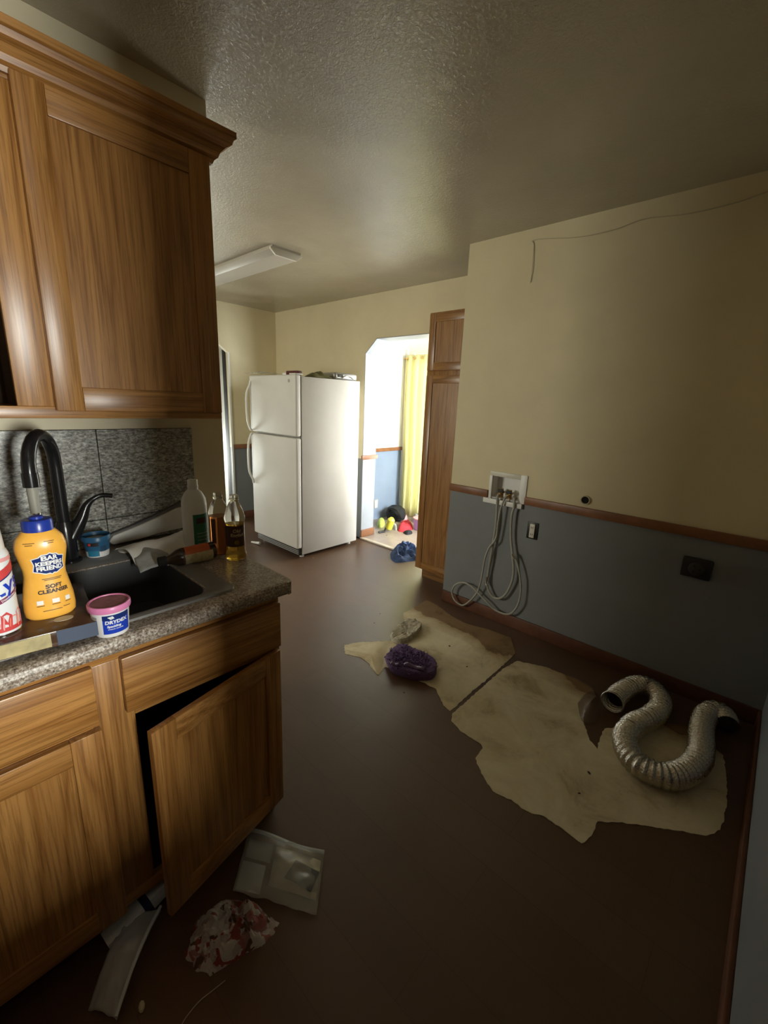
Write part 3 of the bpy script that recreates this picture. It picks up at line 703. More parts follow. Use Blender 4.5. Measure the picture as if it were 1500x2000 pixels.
on_surface([(-.012, .051), (-.002, .053), (.001, .047), (-.006, .045)], [(0, 1, 2, 3)], cyl_place(tb, TR, ta+.10, tb.z, 0, .0014)).build('logo_print', 'print_white', tt)
# blue open cup behind the sink
cb = Vector((-1.592, .352, ZT+.009))
cu = thing('paint_cup', cb, 'small open tub with blue rim and barcode label behind the sink', 'tub')
cpr = [(.031, 0), (.032, .003), (.0365, .055)]
MB().lathe(cpr, cb, 36, caps=False).build('cup_body', 'tub_white', cu, smooth=True)
MB().lathe([(.0365, .052), (.041, .054), (.041, .068), (.0395, .070), (.038, .067), (.034, .020), (0.001, .019)], cb, 36, caps=False).build('rim', 'cup_blue', cu, smooth=True)
CR = interp(cpr); ca = math.atan2(-cb.y, -cb.x)
CP = lambda z, o=.0006: cyl_place(cb, CR, ca, cb.z+z, 0, o)
patch(CP(.015), -.030, .004, -.011, .008, 10, 2).build('label_print', 'label_teal', cu)
patch(CP(.045), -.030, .004, -.006, .006, 10, 2).build('label_print', 'print_black', cu)
patch(CP(.045, .0008), -.026, -.018, -.004, .004, 3, 2).build('label_print', 'print_red', cu)
for k in range(9): patch(CP(.028, .0007), .008+.0022*k, .009+.0022*k, -.010, .010, 1, 2).build('barcode_bar', 'print_black', cu)
# three standing bottles
def bottle(name, c, prof, label, mats, fill=None, liquid=None, oval=1., ang=0.):
    t = thing(name, c, label, 'bottle')
    xm = Matrix.Translation(c) @ Matrix.Rotation(ang, 4, 'Z')
    MB().lathe(prof, (0, 0, 0), 36, sx=oval).xf(xm).build('bottle_body', mats, t, smooth=True)
    if fill:
        ip = [(r-.0022, z) for r, z in prof if z < fill]; ip[0] = (ip[0][0], .003); R = interp(prof)(fill)-.0022
        ip.append((R, fill)); MB().lathe(ip, (0, 0, 0), 36, sx=oval).xf(xm).build('liquid', liquid, t, smooth=True)
    return t
c3 = Vector((-1.295, .682, ZT+.0005))
p3 = [(.031, 0), (.034, .004), (.034, .018), (.031, .024), (.0305, .13), (.0335, .138), (.0335, .146), (.028, .168), (.017, .192), (.0145, .197), (.0145, .216), (.0135, .219)]
b3 = bottle('polish_bottle', c3, p3, 'clear bottle of golden oil with dark brown label, nearest the worktop corner', 'clear_plastic', .125, 'gold_liquid')
MB().lathe([(.0155, .200), (.0160, .203), (.0155, .206)], c3, 24).build('neck_ring', 'clear_plastic', b3, smooth=True)
a3 = math.atan2(-c3.y, -c3.x)
LP = lambda z, o=.0012: cyl_place(c3, .0305, a3, c3.z+z, 0, o)
patch(LP(.085), -.044, .032, -.036, .036, 18, 3).build('label_wrap', 'brown_label', b3)
v, f = text_verts('Old', .0155, .1, .0003); on_surface([(x+.004, y) for x, y in v], f, LP(.103, .0018)).build('lettering', 'cream_label', b3)
v, f = text_verts('English', .0155, .1, .0003); on_surface([(x+.006, y) for x, y in v], f, LP(.089, .0018)).build('lettering', 'cream_label', b3)
MB().lathe([(.0001, 0), (.008, .0003)], (0, 0, 0), 16).xf(Matrix.Translation(Vector(LP(.064, .0014)(.004, 0))) @ Matrix.Rotation(a3, 4, 'Z') @ Matrix.Rotation(PI/2, 4, 'Y')).build('label_motif', 'gold_liquid', b3)
c2 = Vector((-1.378, .668, ZT+.0005))
p2 = [(.028, 0), (.031, .004), (.031, .128), (.033, .138), (.033, .15), (.026, .175), (.016, .19), (.0145, .194), (.0145, .212), (.0135, .215)]
b2 = bottle('oil_soap_bottle', c2, p2, 'clear bottle of reddish amber liquid standing between the green-label bottle and the golden one', 'clear_plastic', .135, 'red_liquid')
MB().lathe([(.0155, .196), (.0160, .199), (.0155, .202)], c2, 24).build('neck_ring', 'clear_plastic', b2, smooth=True)
patch(cyl_place(c2, .031, math.atan2(-c2.y, -c2.x), c2.z+.085, 0, .0009), -.03, -.012, -.04, .045, 8, 3).build('label_wrap', 'brown_label', b2)
c1 = Vector((-1.462, .622, ZT+.0005))
p1 = [(.036, 0), (.040, .005), (.041, .02), (.041, .165), (.039, .185), (.028, .208), (.017, .218), (.0165, .224), (.0165, .249), (.0155, .251)]
b1 = bottle('cleaner_jug', c1, p1, 'milky white plastic bottle with green label, tallest of the three on the worktop', 'milky_plastic', None, None, 1., 0)
MB().lathe([(.0175, .226), (.0182, .229), (.0175, .232)], c1, 24).build('neck_ring', 'milky_plastic', b1, smooth=True)
a1 = math.atan2(-c1.y, -c1.x)
patch(cyl_place(c1, .041, a1, c1.z+.085, 0, .0012), -.006, .056, -.068, .052, 14, 4).build('label_wrap', 'green_label', b1)
for k in range(6): patch(cyl_place(c1, .041, a1, c1.z+.07-.012*k, 0, .0018), .004, .045, -.0012, .0012, 10, 1).build('small_print', 'grey_cloth', b1)
patch(cyl_place(c1, .041, a1, c1.z+.115, 0, .0018), .004, .040, -.010, .010, 10, 1).build('label_print', 'brown_label', b1)
# brown bottle lying across the sink rim
q0 = PZ(309, 1093, ZT+.028); q1 = PZ(424, 1078, ZT+.035)
q0 = Vector((-1.352, .452, ZT+.026)); q1 = Vector((-1.325, .622, ZT+.036))
dz = (q1-q0); Ll = dz.length
lb = thing('lying_bottle', q1, 'dark brown bottle with orange label lying on its side across the sink corner', 'bottle')
xm = Matrix.Translation(q1) @ dz.to_track_quat('-Z', 'Y').to_matrix().to_4x4()
lp = [(.026, 0), (.0285, .004), (.0285, .105), (.026, .118), (.016, .138), (.013, .145), (.013, .150)]
MB().lathe(lp, (0, 0, 0), 32, sx=.9).xf(xm).build('bottle_body', 'brown_bottle', lb, smooth=True)
MB().lathe([(.0150, .148), (.0150, Ll-.002), (.0135, Ll)], (0, 0, 0), 24).xf(xm).build('cap', 'dark_gap', lb, smooth=True)
def lwrap(t0, t1, z0, z1, o):
    g = MB(); g.grid(12, 2, lambda u, v: xm @ Vector(((.0285*.9+o)*math.cos(t0+(t1-t0)*u), (.0285+o)*math.sin(t0+(t1-t0)*u), z0+(z1-z0)*v))); return g
# find the label angles facing up and to the camera
upl = xm.to_3x3().inverted() @ Vector((0, 0, 1)); cl = xm.to_3x3().inverted() @ (CAM-q1); tu = math.atan2(upl.y, upl.x); tc = math.atan2(cl.y, cl.x)
dd = (tc-tu+PI) % (2*PI)-PI
lwrap(tu-dd*.9, tu+dd*.95, .02, .095, .0006).build('label_wrap', 'orange_label', lb)
lwrap(tu+dd*.95, tu+dd*2.2, .012, .098, .0006).build('label_wrap', 'cream_label', lb)
lwrap(tu-dd*.9, tu+dd*2.2, .098, .104, .0005).build('label_band', 'brown_label', lb)
# grey tray leaning on the backsplash
ty0 = thing('drying_tray', (-1.64, .56, ZT+.01), 'pale grey shallow tray with dark edge leaning against the backsplash', 'tray')
def trayp(y, z, x): return (x, y, z)
outl = [(.405, .945), (.418, .932), (.50, .935), (.58, .945), (.69, .950), (.705, .965), (.705, 1.025), (.69, 1.035), (.64, 1.03), (.57, 1.005), (.50, .985), (.42, .965)]
MB().prism([(y, z) for y, z in outl], XW+.030, XW+.046, 'x').xf(Matrix.Translation((0, 0, -.008))).build('tray_panel', 'tray_grey', ty0, bevel=.004)
cen = (.56, .975)
big = [(cen[0]+(y-cen[0])*1.035, cen[1]+(z-cen[1])*1.14) for y, z in outl]
MB().prism(big, XW+.016, XW+.034, 'x').xf(Matrix.Translation((0, 0, -.004))).build('tray_edge', 'tray_edge', ty0, bevel=.003)
# folded white packaging lying between tray and brown bottle
pk = thing('paper_packaging', (-1.50, .52, ZT+.005), 'crumpled white paper packaging hanging over the back corner of the sink', 'packaging')
def fold(u, v):
    y = .405+.225*u; x = -1.575+.145*v
    z = ZT+.018+.042*math.sin(PI*min(1, v*1.15))*(.55+.45*u)+.010*noise.noise(Vector((y*22, x*18, 3)))
    if v > .8: z -= (v-.8)*.10*(1-u)
    return (x+.01*noise.noise(Vector((u*5, v*5, 9))), y+.02*(v-.5), z)
MB().grid(26, 16, fold).build('paper_sheet', 'paper_white', pk, smooth=True, thick=.0015)
def fold2(u, v):
    y = .42+.10*u; x = -1.50+.115*v
    z = ZT+.016+.022*math.sin(PI*u)*(1-v*.5)-.055*max(0, v-.55)+.006*noise.noise(Vector((y*40, x*30, 5)))
    return (x, y-.01*v, z)
MB().grid(16, 14, fold2).build('torn_flap', 'grey_cloth', pk, smooth=True, thick=.0015)
# sponge sliver and putty lid behind the sink
d = MB().lathe([(.030, 0), (.031, .002), (.031, .005), (.027, .006)], (-1.575, .438, ZT+.009), 24).build('jar_lid', 'ivory_plastic', None, smooth=True)
tag(d, 'flat pale round lid lying behind the sink beside the blue-rimmed tub', 'lid')
d = MB().box((-1.585, .424, ZT+.0155), (-1.567, .452, ZT+.0225)).build('soap_sliver', 'paper_white', None, bevel=.002)
tag(d, 'small white soap sliver lying on the pale round lid', 'soap')

# ------------------------------------------------------------------ refrigerator
FX1, FX0, FY0, FY1, FH = -3.122, -3.868, 2.312, 3.0, 1.652
fr = thing('refrigerator', ((FX0+FX1)/2, (FY0+FY1)/2, 0), 'white top-freezer refrigerator standing by the arched opening', 'refrigerator')
bx('cabinet_body', (FX0, FY0, .035), (FX1, FY1, FH-.012), 'fridge_white', fr, bevel=.004)
dth = .062
fd = bx('freezer_door', (FX0, FY0-dth, 1.132), (FX1-.002, FY0-.006, FH), 'fridge_white', fr, bevel=.014, seg=4)
rd = bx('fridge_door', (FX0, FY0-dth, .100), (FX1-.002, FY0-.006, 1.118), 'fridge_white', fr, bevel=.014, seg=4)
bx('door_gasket', (FX0+.012, FY0-.006, .11), (FX1-.012, FY0, 1.64), 'fridge_grey', fr)
bx('toe_grille', (FX0+.02, FY0-.035, .028), (FX1-.012, FY0, .090), 'dark_grille', fr, bevel=.004)
for k in range(3): bx('grille_slat', (FX0+.03, FY0-.038, .040+.016*k), (FX1-.02, FY0-.034, .046+.016*k), 'fridge_grey', fr)
def fhandle(par, z0, z1, bow):
    x = FX0+.028; y = FY0-dth
    pts = [Vector((x, y-.004, z0)), Vector((x, y-.012, z0+(z1-z0)*.08)), Vector((x, y-.045, z0+(z1-z0)*.24)), Vector((x, y-.052, z0+(z1-z0)*.5)), Vector((x, y-.045, z0+(z1-z0)*.8)), Vector((x, y-.018, z0+(z1-z0)*.97)), Vector((x, y, z1))]
    if bow: pts = [Vector((p.x, p.y, z0+z1-p.z)) for p in pts]
    MB().tube(smooth_path(pts, 6), .011, 12).build('handle', 'white_plastic', par, smooth=True)
fhandle(fd, 1.140, 1.60, True); fhandle(rd, .62, 1.112, False)
fhandle_b = None
bx('badge', (-3.232, FY0-dth-.001, 1.588), (-3.205, FY0-dth+.002, 1.613), 'fridge_grey', fd)
bx('hinge_cover', (FX1-.11, FY0-.05, FH), (FX1-.02, FY0+.03, FH+.012), 'fridge_white', fr, bevel=.004)
for x in (FX0+.06, FX1-.06):
    for y in (FY0+.03, FY1-.06): MB().lathe([(.022, 0), (.022, .012), (.010, .014), (.010, .036)], (x, y, 0), 14).build('levelling_foot', 'white_plastic', fr, smooth=True)
# loose white kick clip under the door
t = MB().tube(smooth_path([(-3.82, 2.185, .014), (-3.765, 2.205, .014), (-3.71, 2.215, .022)], 5), .012, 8, radf=lambda i: .009+.005*min(1, i/8)).build('bracket_clip', 'white_plastic', None, smooth=True)
tag(t, 'loose white plastic clip on the floor under the refrigerator door', 'clip')
zt = FH
# things on the refrigerator
t = MB().grid(18, 10, lambda u, v: (-3.93+.34*u, 2.235+.2*v, zt+.007+.03*v*(1-u)+.014*noise.noise(Vector((u*4, v*3, 1)))+.012)).build('plastic_sheet', 'clear_film', None, smooth=True, thick=.002)
tag(t, 'crumpled clear plastic sheet over the left front corner of the refrigerator top', 'sheet')
t = thing('hand_tool', (-3.36, 2.36, zt), 'dark red and white tool lying on the refrigerator top', 'tool')
bx('grip', (-3.40, 2.345, zt), (-3.23, 2.40, zt+.040), 'maroon_plastic', t, bevel=.008)
bx('tip', (-3.47, 2.355, zt), (-3.40, 2.39, zt+.026), 'white_plastic', t, bevel=.006)
t = heap([(-3.32, 2.47), (-3.14, 2.42), (-3.13, 2.58), (-3.14, 2.67), (-3.35, 2.66)], .062, 3, zt-.009, 10, .5).build('crumpled_cloth', 'olive_cloth', None, smooth=True)
tag(t, 'crumpled olive-brown cloth in the middle of the refrigerator top', 'cloth')
t = thing('small_appliance', (-3.25, 2.84, zt-.01), 'silver small appliance with white handle at the back of the refrigerator top', 'appliance')
bx('housing', (-3.33, 2.70, zt-.011), (-3.145, 2.97, zt+.052), 'appliance_silver', t, bevel=.02, seg=3)
bx('speaker_grille', (-3.1455, 2.735, zt+.012), (-3.1415, 2.80, zt+.038), 'dark_grille', t, bevel=.0015)
bx('side_grip', (-3.30, 2.965, zt), (-3.17, 2.999, zt+.044), 'white_plastic', t, bevel=.006)
MB().tube(smooth_path([(-3.138, 2.79, zt+.004), (-3.132, 2.83, zt+.026), (-3.132, 2.88, zt+.028), (-3.138, 2.93, zt+.004)], 6), .007, 8).build('carry_handle', 'white_plastic', t, smooth=True)

# ------------------------------------------------------------------ pantry cabinet
pn = thing('pantry_cabinet', (-1.9, 2.95, 0), 'tall narrow oak pantry cabinet between the arched opening and the laundry wall', 'cabinet')
PXA, PXB, PYF = -2.135, -1.66, 2.765
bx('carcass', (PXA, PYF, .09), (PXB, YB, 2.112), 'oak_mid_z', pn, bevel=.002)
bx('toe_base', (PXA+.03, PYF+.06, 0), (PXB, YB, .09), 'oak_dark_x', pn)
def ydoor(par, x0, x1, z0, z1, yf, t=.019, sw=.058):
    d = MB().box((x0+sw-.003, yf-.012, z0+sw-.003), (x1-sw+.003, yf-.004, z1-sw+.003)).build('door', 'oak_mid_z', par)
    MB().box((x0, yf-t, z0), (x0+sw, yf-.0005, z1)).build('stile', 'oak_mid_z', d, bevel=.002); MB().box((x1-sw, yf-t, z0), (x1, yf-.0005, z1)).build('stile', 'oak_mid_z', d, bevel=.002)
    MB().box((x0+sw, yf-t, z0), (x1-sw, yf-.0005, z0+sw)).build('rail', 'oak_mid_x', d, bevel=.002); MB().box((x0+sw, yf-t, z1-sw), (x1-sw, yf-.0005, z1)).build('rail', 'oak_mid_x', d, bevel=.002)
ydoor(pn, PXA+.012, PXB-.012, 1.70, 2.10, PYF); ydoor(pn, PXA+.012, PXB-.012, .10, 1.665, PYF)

# ------------------------------------------------------------------ ceiling fixture
lf = thing('ceiling_light', (-3.37, 1.925, ZC-.075), 'unlit white fluorescent wrap fixture on the ceiling', 'ceiling light')
def wrapsec(x0, x1, grow=0.): return MB().prism([(1.80-grow, ZC-.012), (2.05+grow, ZC-.012), (2.05+grow, ZC-.024), (2.01, ZC-.054-grow), (1.84, ZC-.054-grow), (1.80-grow, ZC-.024)], x0, x1, 'x')
bx('ceiling_pan', (-3.985, 1.81, ZC-.012), (-2.755, 2.04, ZC), 'fixture_lens', lf)
wrapsec(-3.975, -2.772).build('diffuser', 'fixture_lens', lf, bevel=.004)
wrapsec(-2.772, -2.757, .002).build('end_cap', 'ivory_plastic', lf, bevel=.002); wrapsec(-3.99, -3.975, .002).build('end_cap', 'ivory_plastic', lf, bevel=.002)

# ------------------------------------------------------------------ laundry wall fittings
wb = thing('washer_outlet_box', (-1.28, YR, .86), 'white recessed washer outlet box in the laundry wall', 'outlet box')
hx0, hx1, hz0, hz1 = -1.383, -1.182, .862, 1.012
bx('box_back', (hx0, YR+.075, hz0), (hx1, YR+.080, hz1), 'white_plastic', wb)
bx('box_side', (hx0, YR, hz0), (hx0+.004, YR+.075, hz1), 'white_plastic', wb); bx('box_side', (hx1-.004, YR, hz0), (hx1, YR+.075, hz1), 'white_plastic', wb)
bx('box_side', (hx0+.004, YR, hz1-.004), (hx1-.004, YR+.075, hz1), 'white_plastic', wb); bx('box_side', (hx0+.004, YR, hz0), (hx1-.004, YR+.075, hz0+.004), 'white_plastic', wb)
bx('face_frame', (hx1-.002, YR-.008, hz0-.005), (hx1+.042, YR, 1.040), 'white_plastic', wb, bevel=.002)
bx('face_frame', (hx0-.018, YR-.008, hz1-.002), (hx1-.002, YR, 1.040), 'ivory_plastic', wb, bevel=.002)
bx('face_frame', (hx0-.018, YR-.008, hz0-.005), (hx0+.002, YR, hz1-.002), 'white_plastic', wb, bevel=.002)
bx('bottom_flange', (hx0-.045, YR-.024, .826), (hx1+.030, YR-.0005, .858), 'white_plastic', wb, bevel=.003)
for x in (-1.325, -1.265):
    v_ = MB().lathe([(.012, 0), (.012, .03), (.018, .032), (.018, .045), (.010, .047), (.010, .06)], (x, YR+.035, hz0+.004), 16).build('valve', 'brass', wb, smooth=True)
    bx('valve_handle', (x-.02, YR+.010, hz0+.040), (x+.02, YR+.022, hz0+.060), 'dark_grille', v_, bevel=.004)
yh = YR-.022
def hose(name, pts, r, label, endcap=None):
    t = thing(name, pts[0], label, 'hose', 'hoses hanging on the laundry wall')
    P_ = smooth_path(pts, 8); MB().tube(P_, r, 10).build('tube', 'hose_grey', t, smooth=True)
    dv = (P_[-1]-P_[-2]).normalized(); MB().tube([P_[-1]-dv*.02, P_[-1]+dv*.012], r*1.5, 10).build('coupling', 'chrome', t, smooth=True)
    dv = (P_[1]-P_[0]).normalized(); MB().tube([P_[0]-dv*.004, P_[0]+dv*.025], r*1.5, 10).build('coupling', 'brass', t, smooth=True)
def H(pl, y0=yh): return [PY(x, y, y0-.004*(i % 2)) for i, (x, y) in enumerate(pl)]
h1 = [Vector((-1.325, YR+.012, .885)), Vector((-1.318, YR-.03, .885))]+H([(971, 985), (969, 1020), (964, 1055), (958, 1090), (953, 1122), (951, 1132)], YR-.028)
hose('fill_hose', h1, .0085, 'straight grey fill hose hanging down from the left valve of the washer box')
h2 = [Vector((-1.265, YR+.012, .885)), Vector((-1.262, YR-.03, .885))]+H([(979, 990), (973, 1020), (970, 1045), (965, 1058), (955, 1070), (947, 1092), (943, 1115), (938, 1140), (930, 1160), (915, 1176), (902, 1182), (888, 1172), (883, 1155), (890, 1142), (905, 1138), (920, 1145), (935, 1160), (950, 1175), (965, 1190), (985, 1199), (1000, 1197), (1012, 1180), (1017, 1155), (1016, 1130), (1010, 1100), (1003, 1085)], YR-.046)
hose('supply_hose', h2, .0065, 'long thin grey hose looped in a figure of eight on the laundry wall')
h3 = [Vector((-1.215, YR+.02, .88)), Vector((-1.20, YR-.03, .885))]+H([(1004, 990), (999, 1010), (998, 1050), (1001, 1085), (1003, 1110), (1000, 1135), (990, 1157), (978, 1168), (965, 1167), (955, 1155), (950, 1138)], YR-.034)
hose('drain_hose', h3, .0080, 'grey hose hanging in a wide loop from the right of the washer box')
ol = thing('wall_outlet', (-1.068, YR, .66), 'ivory double receptacle in a black open box on the grey laundry wall', 'outlet')
bx('box_rim', (-1.105, YR-.004, .645), (-1.032, YR, .755), 'black_plastic', ol, bevel=.002)
bx('receptacle', (-1.086, YR-.014, .655), (-1.052, YR-.004, .745), 'ivory_plastic', ol, bevel=.004)
for z in (.678, .722):
    for x in (-1.076, -1.065): bx('slot', (x, YR-.0148, z-.006), (x+.003, YR-.0138, z+.006), 'black_plastic', ol)
do = thing('dryer_outlet', (-.205, YR, .66), 'black square dryer receptacle low on the dark end of the laundry wall', 'outlet')
bx('plate', (-.27, YR-.022, .655), (-.145, YR, .758), 'black_plastic', do, bevel=.006)
MB().lathe([(.034, 0), (.034, .008), (.030, .010)], (0, 0, 0), 24).xf(Matrix.Translation((-.208, YR-.022, .706)) @ Matrix.Rotation(PI/2, 4, 'X')).build('socket_face', 'dark_grille', do, smooth=True)
for a in (0, 2.1, 4.2): bx('slot', (-.212+.016*math.cos(a), YR-.0335, .702+.016*math.sin(a)), (-.204+.016*math.cos(a), YR-.0315, .710+.016*math.sin(a)), 'dark_gap', do)
ph = thing('pipe_stub', (-.782, YR, .93), 'round open pipe end in the laundry wall just above the chair rail', 'pipe')
MB().lathe([(.024, 0), (.026, .004), (.026, .012), (.021, .012), (.021, .001)], (0, 0, 0), 28, caps=False).xf(Matrix.Translation((-.782, YR, .951)) @ Matrix.Rotation(PI/2, 4, 'X')).build('ring', 'cable', ph, smooth=True)
MB().lathe([(.021, .0008), (.021, .003)], (0, 0, 0), 28).xf(Matrix.Translation((-.782, YR, .951)) @ Matrix.Rotation(PI/2, 4, 'X')).build('opening', 'dark_gap', ph)  # black disc stands in for the shaded depth of the pipe
cabp = H([(1560, 352), (1500, 374), (1430, 398), (1340, 418), (1257, 428), (1200, 448), (1130, 463), (1046, 468), (1043, 480), (1040, 520), (1036, 552)], YR-.005)
t = MB().tube(smooth_path(cabp, 6), .0022, 8).build('wall_cable', 'cable', None, smooth=True)
tag(t, 'thin painted-over cable sagging along the top of the laundry wall', 'cable')
# dining wall outlet
t = thing('dining_outlet', (-3.64, 3.83, .20), 'white outlet low on the lavender-blue dining room wall', 'outlet')
bx('plate', (-3.64, 3.79, .155), (-3.634, 3.86, .27), 'fridge_grey', t, bevel=.002); bx('receptacle', (-3.6345, 3.806, .165), (-3.631, 3.848, .26), 'white_plastic', t, bevel=.002)

# ------------------------------------------------------------------ floor: torn-out vinyl showing the underlayment
def C5(pts, z=0.): return [PZ(640+x/1.7857, 1140+y/1.7857, z) for x, y in pts]
def ragged(pts, amp, seed, n=6):
    out = []
    for i in range(len(pts)):
        p, q = pts[i], pts[(i+1) % len(pts)]
        L_ = (q-p).length; k_ = max(1, int(L_/.012)); nn = Vector((-(q-p).y, (q-p).x, 0)).normalized()
        for k in range(k_):
            t = k/k_; w = p+(q-p)*t
            out.append(w+nn*amp*noise.noise(Vector((w.x*45+seed, w.y*45, seed))))
    return out
up_pts = C5([(345,58),(385,78),(430,112),(480,140),(560,160),(640,190),(655,245),(605,292),(560,330),(500,380),(425,447),(400,420),(378,368),(300,330),(240,300),(200,290),(178,322),(150,290),(140,262),(100,255),(60,245),(58,215),(110,205),(220,200),(262,150),(268,125),(262,105),(300,85)])
lo_pts = C5([(612,297),(660,270),(760,292),(860,330),(925,365),(935,395),(900,430),(890,480),(910,540),(940,578),(950,540),(965,508),(1010,500),(1100,470),(1250,500),(1380,600),(1392,700),(1390,780),(1372,862),(1320,880),(1200,860),(1040,835),(942,830),(920,880),(885,908),(830,865),(760,815),(700,800),(640,755),(575,725),(540,670),(515,610),(540,575),(535,560),(470,520),(432,480),(432,458)])
for pts, lab, sd in ((up_pts, 'cream underlayment bared by torn vinyl, far panel under the sponge', 2.), (lo_pts, 'large cream underlayment panel bared by torn vinyl, reaching to the foil duct', 5.)):
    rp = ragged(pts, .007, sd)
    t = MB().prism([(min(p.x, .150), min(p.y, YR-.016)) for p in rp], 0.0002, .0022).build('underlayment_panel', 'old_underlayment')
    tag(t, lab, 'floor panel', 'bared underlayment panels')
# curled corner of torn vinyl backing
cc = [PZ(673, 1263, .003), PZ(760, 1252, .003), PZ(738, 1320, .003)]
cl5 = C5([(60,230),(195,206),(198,262),(176,318),(150,285),(105,252)])
t = heap([(p.x, p.y) for p in cl5], .014, 4., .0022, 6, .35, 20).build('torn_flap', 'old_underlayment', None, smooth=True)
tag(t, 'curled torn corner of flooring paper left of the purple duster', 'flap')

# sponge
sp = [PZ(x, y, .006) for x, y in ((762, 1247), (775, 1228), (800, 1216), (820, 1220), (822, 1230), (808, 1246), (785, 1258), (768, 1256))]
def rounded_slab(outline, z0, h, seed, wr):
    ol = smooth_path([(p.x, p.y, 0) for p in outline]+[(outline[0].x, outline[0].y, 0)], 6)[:-1]; n_ = len(ol); c_ = sum(ol, Vector())/n_
    rings = [(.94, 0), (1, .25), (1, .7), (.95, .95), (.85, 1), (.65, .92), (.45, .80), (.25, .76), (.08, .76)]
    vs_ = []
    for s_, hz in rings:
        for p in ol:
            q = c_+(p-c_)*s_
            w_ = wr*noise.noise(Vector((q.x*70, q.y*50, seed))) if hz > .7 else 0
            vs_.append((q.x, q.y, z0+h*hz+h*w_))
    k = len(rings); fs_ = [(j*n_+i, j*n_+(i+1) % n_, (j+1)*n_+(i+1) % n_, (j+1)*n_+i) for j in range(k-1) for i in range(n_)]
    return MB().add(vs_, fs_+[tuple(range(n_))[::-1], tuple((k-1)*n_+i for i in range(n_))])
t = rounded_slab(sp, .0022, .036, 2., .35).build('sponge', 'sponge_tan', None, smooth=True)
tag(t, 'worn tan sponge lying at the edge of the bared underlayment', 'sponge')
# purple duster
dp = [PZ(x, y, .02) for x, y in ((752, 1288), (768, 1272), (782, 1265), (812, 1276), (845, 1292), (853, 1306), (848, 1322), (828, 1326), (800, 1322), (765, 1310))]
dc = sum(dp, Vector())/len(dp)
du = thing('duster_mitt', (dc.x, dc.y, .002), 'purple chenille dusting mitt lying on the torn floor', 'duster')
MB_ = rounded_slab(dp, .0022, .055, 6., .15); MB_.build('mitt_body', 'purple_chenille', du, smooth=True)
nb = MB(); random.seed(3)
ol = [(p.x, p.y) for p in dp]
xs = [p[0] for p in ol]; yz = [p[1] for p in ol]; cnt = 0
while cnt < 620:
    x = random.uniform(min(xs), max(xs)); y = random.uniform(min(yz), max(yz))
    if not poly_in((x, y), ol): continue
    cnt += 1
    e_ = min(1, min((Vector((x, y))-Vector(q)).length for q in ol)/.05)
    z = .012+.042*(.5+.5*e_); a = random.uniform(0, 2*PI); ll = .014
    p0 = Vector((x, y, z)); p1_ = p0+Vector((math.cos(a)*ll, math.sin(a)*ll, random.uniform(-.002, .008)))
    nb.tube([p0, (p0+p1_)/2+Vector((0, 0, .003)), p1_], .0030, 5)
o = nb.build('chenille_pile', 'purple_chenille', du, smooth=True); o['kind'] = 'stuff'
def gl(a, b, w): 
    pa, pb = PZ(*a, .05), PZ(*b, .048); n_ = Vector((-(pb-pa).y, (pb-pa).x, 0)).normalized()*w
    g_ = MB().grid(10, 4, lambda u, v: tuple(pa+(pb-pa)*u+n_*(v-.5)+Vector((0, 0, .013+.006*math.sin(PI*v)+.003*math.sin(u*9))))); return g_
gl((762, 1300), (780, 1303), .03).build('cuff', 'purple_gloss', du, smooth=True, thick=.002)
gl((790, 1300), (830, 1312), .035).build('strap', 'purple_gloss', du, smooth=True, thick=.002)
# foil duct
ctr = [(1196,1371),(1215,1352),(1245,1338),(1270,1343),(1287,1362),(1288,1384),(1268,1402),(1240,1415),(1224,1432),(1221,1453),(1233,1479),(1260,1502),(1303,1516),(1340,1507),(1363,1485),(1369,1458),(1369,1429),(1376,1402),(1394,1388),(1412,1397),(1420,1416)]
cp = smooth_path([PZ(x, y, .056) for x, y in ctr], 240)
# even spacing
even = [cp[0]]; acc = 0; step = .0028
for a_, b_ in zip(cp, cp[1:]):
    sg = (b_-a_).length; acc += sg
    if acc >= step: even.append(b_); acc = 0
dk = thing('foil_duct', (even[0].x, even[0].y, 0), 'flexible silver foil dryer duct snaking on the floor by the laundry wall', 'duct')
def ribr(i): return .0470+.0036*math.cos(i*2*PI/7.)+.0022*noise.noise(Vector((i*.23, 1, 2)))
MB().tube(even, .05, 28, caps=False, radf=ribr).build('duct_hose', 'foil', dk, smooth=True, thick=.0015)
e0 = even[0]; ed = (even[1]-even[0]).normalized()
MB().tube([e0-ed*.004+Vector((0, 0, 0)), e0+ed*.004], .0515, 28, caps=False).build('end_rim', 'foil', dk, smooth=True, thick=.006)
MB().tube([e0+ed*.05, e0+ed*.052], .044, 24).build('duct_shade_disc', 'dark_gap', dk)  # black disc stands in for the shade inside the duct
MB().tube([even[-1], even[-1]+(even[-2]-even[-1]).normalized()*.004], .044, 24).build('duct_shade_disc', 'dark_gap', dk)  # black cap does the same at the far end
# brown film bag by the duct
t = heap([(p.x, p.y) for p in [PZ(x, y, 0) for x, y in ((1128, 1374), (1143, 1356), (1165, 1354), (1172, 1378), (1172, 1402), (1158, 1414), (1136, 1408))]], .075, 9., .0022, 12, .35, 16).build('film_bag', 'amber_film', None, smooth=True)
tag(t, 'crumpled translucent brown plastic bag beside the open end of the foil duct', 'bag')
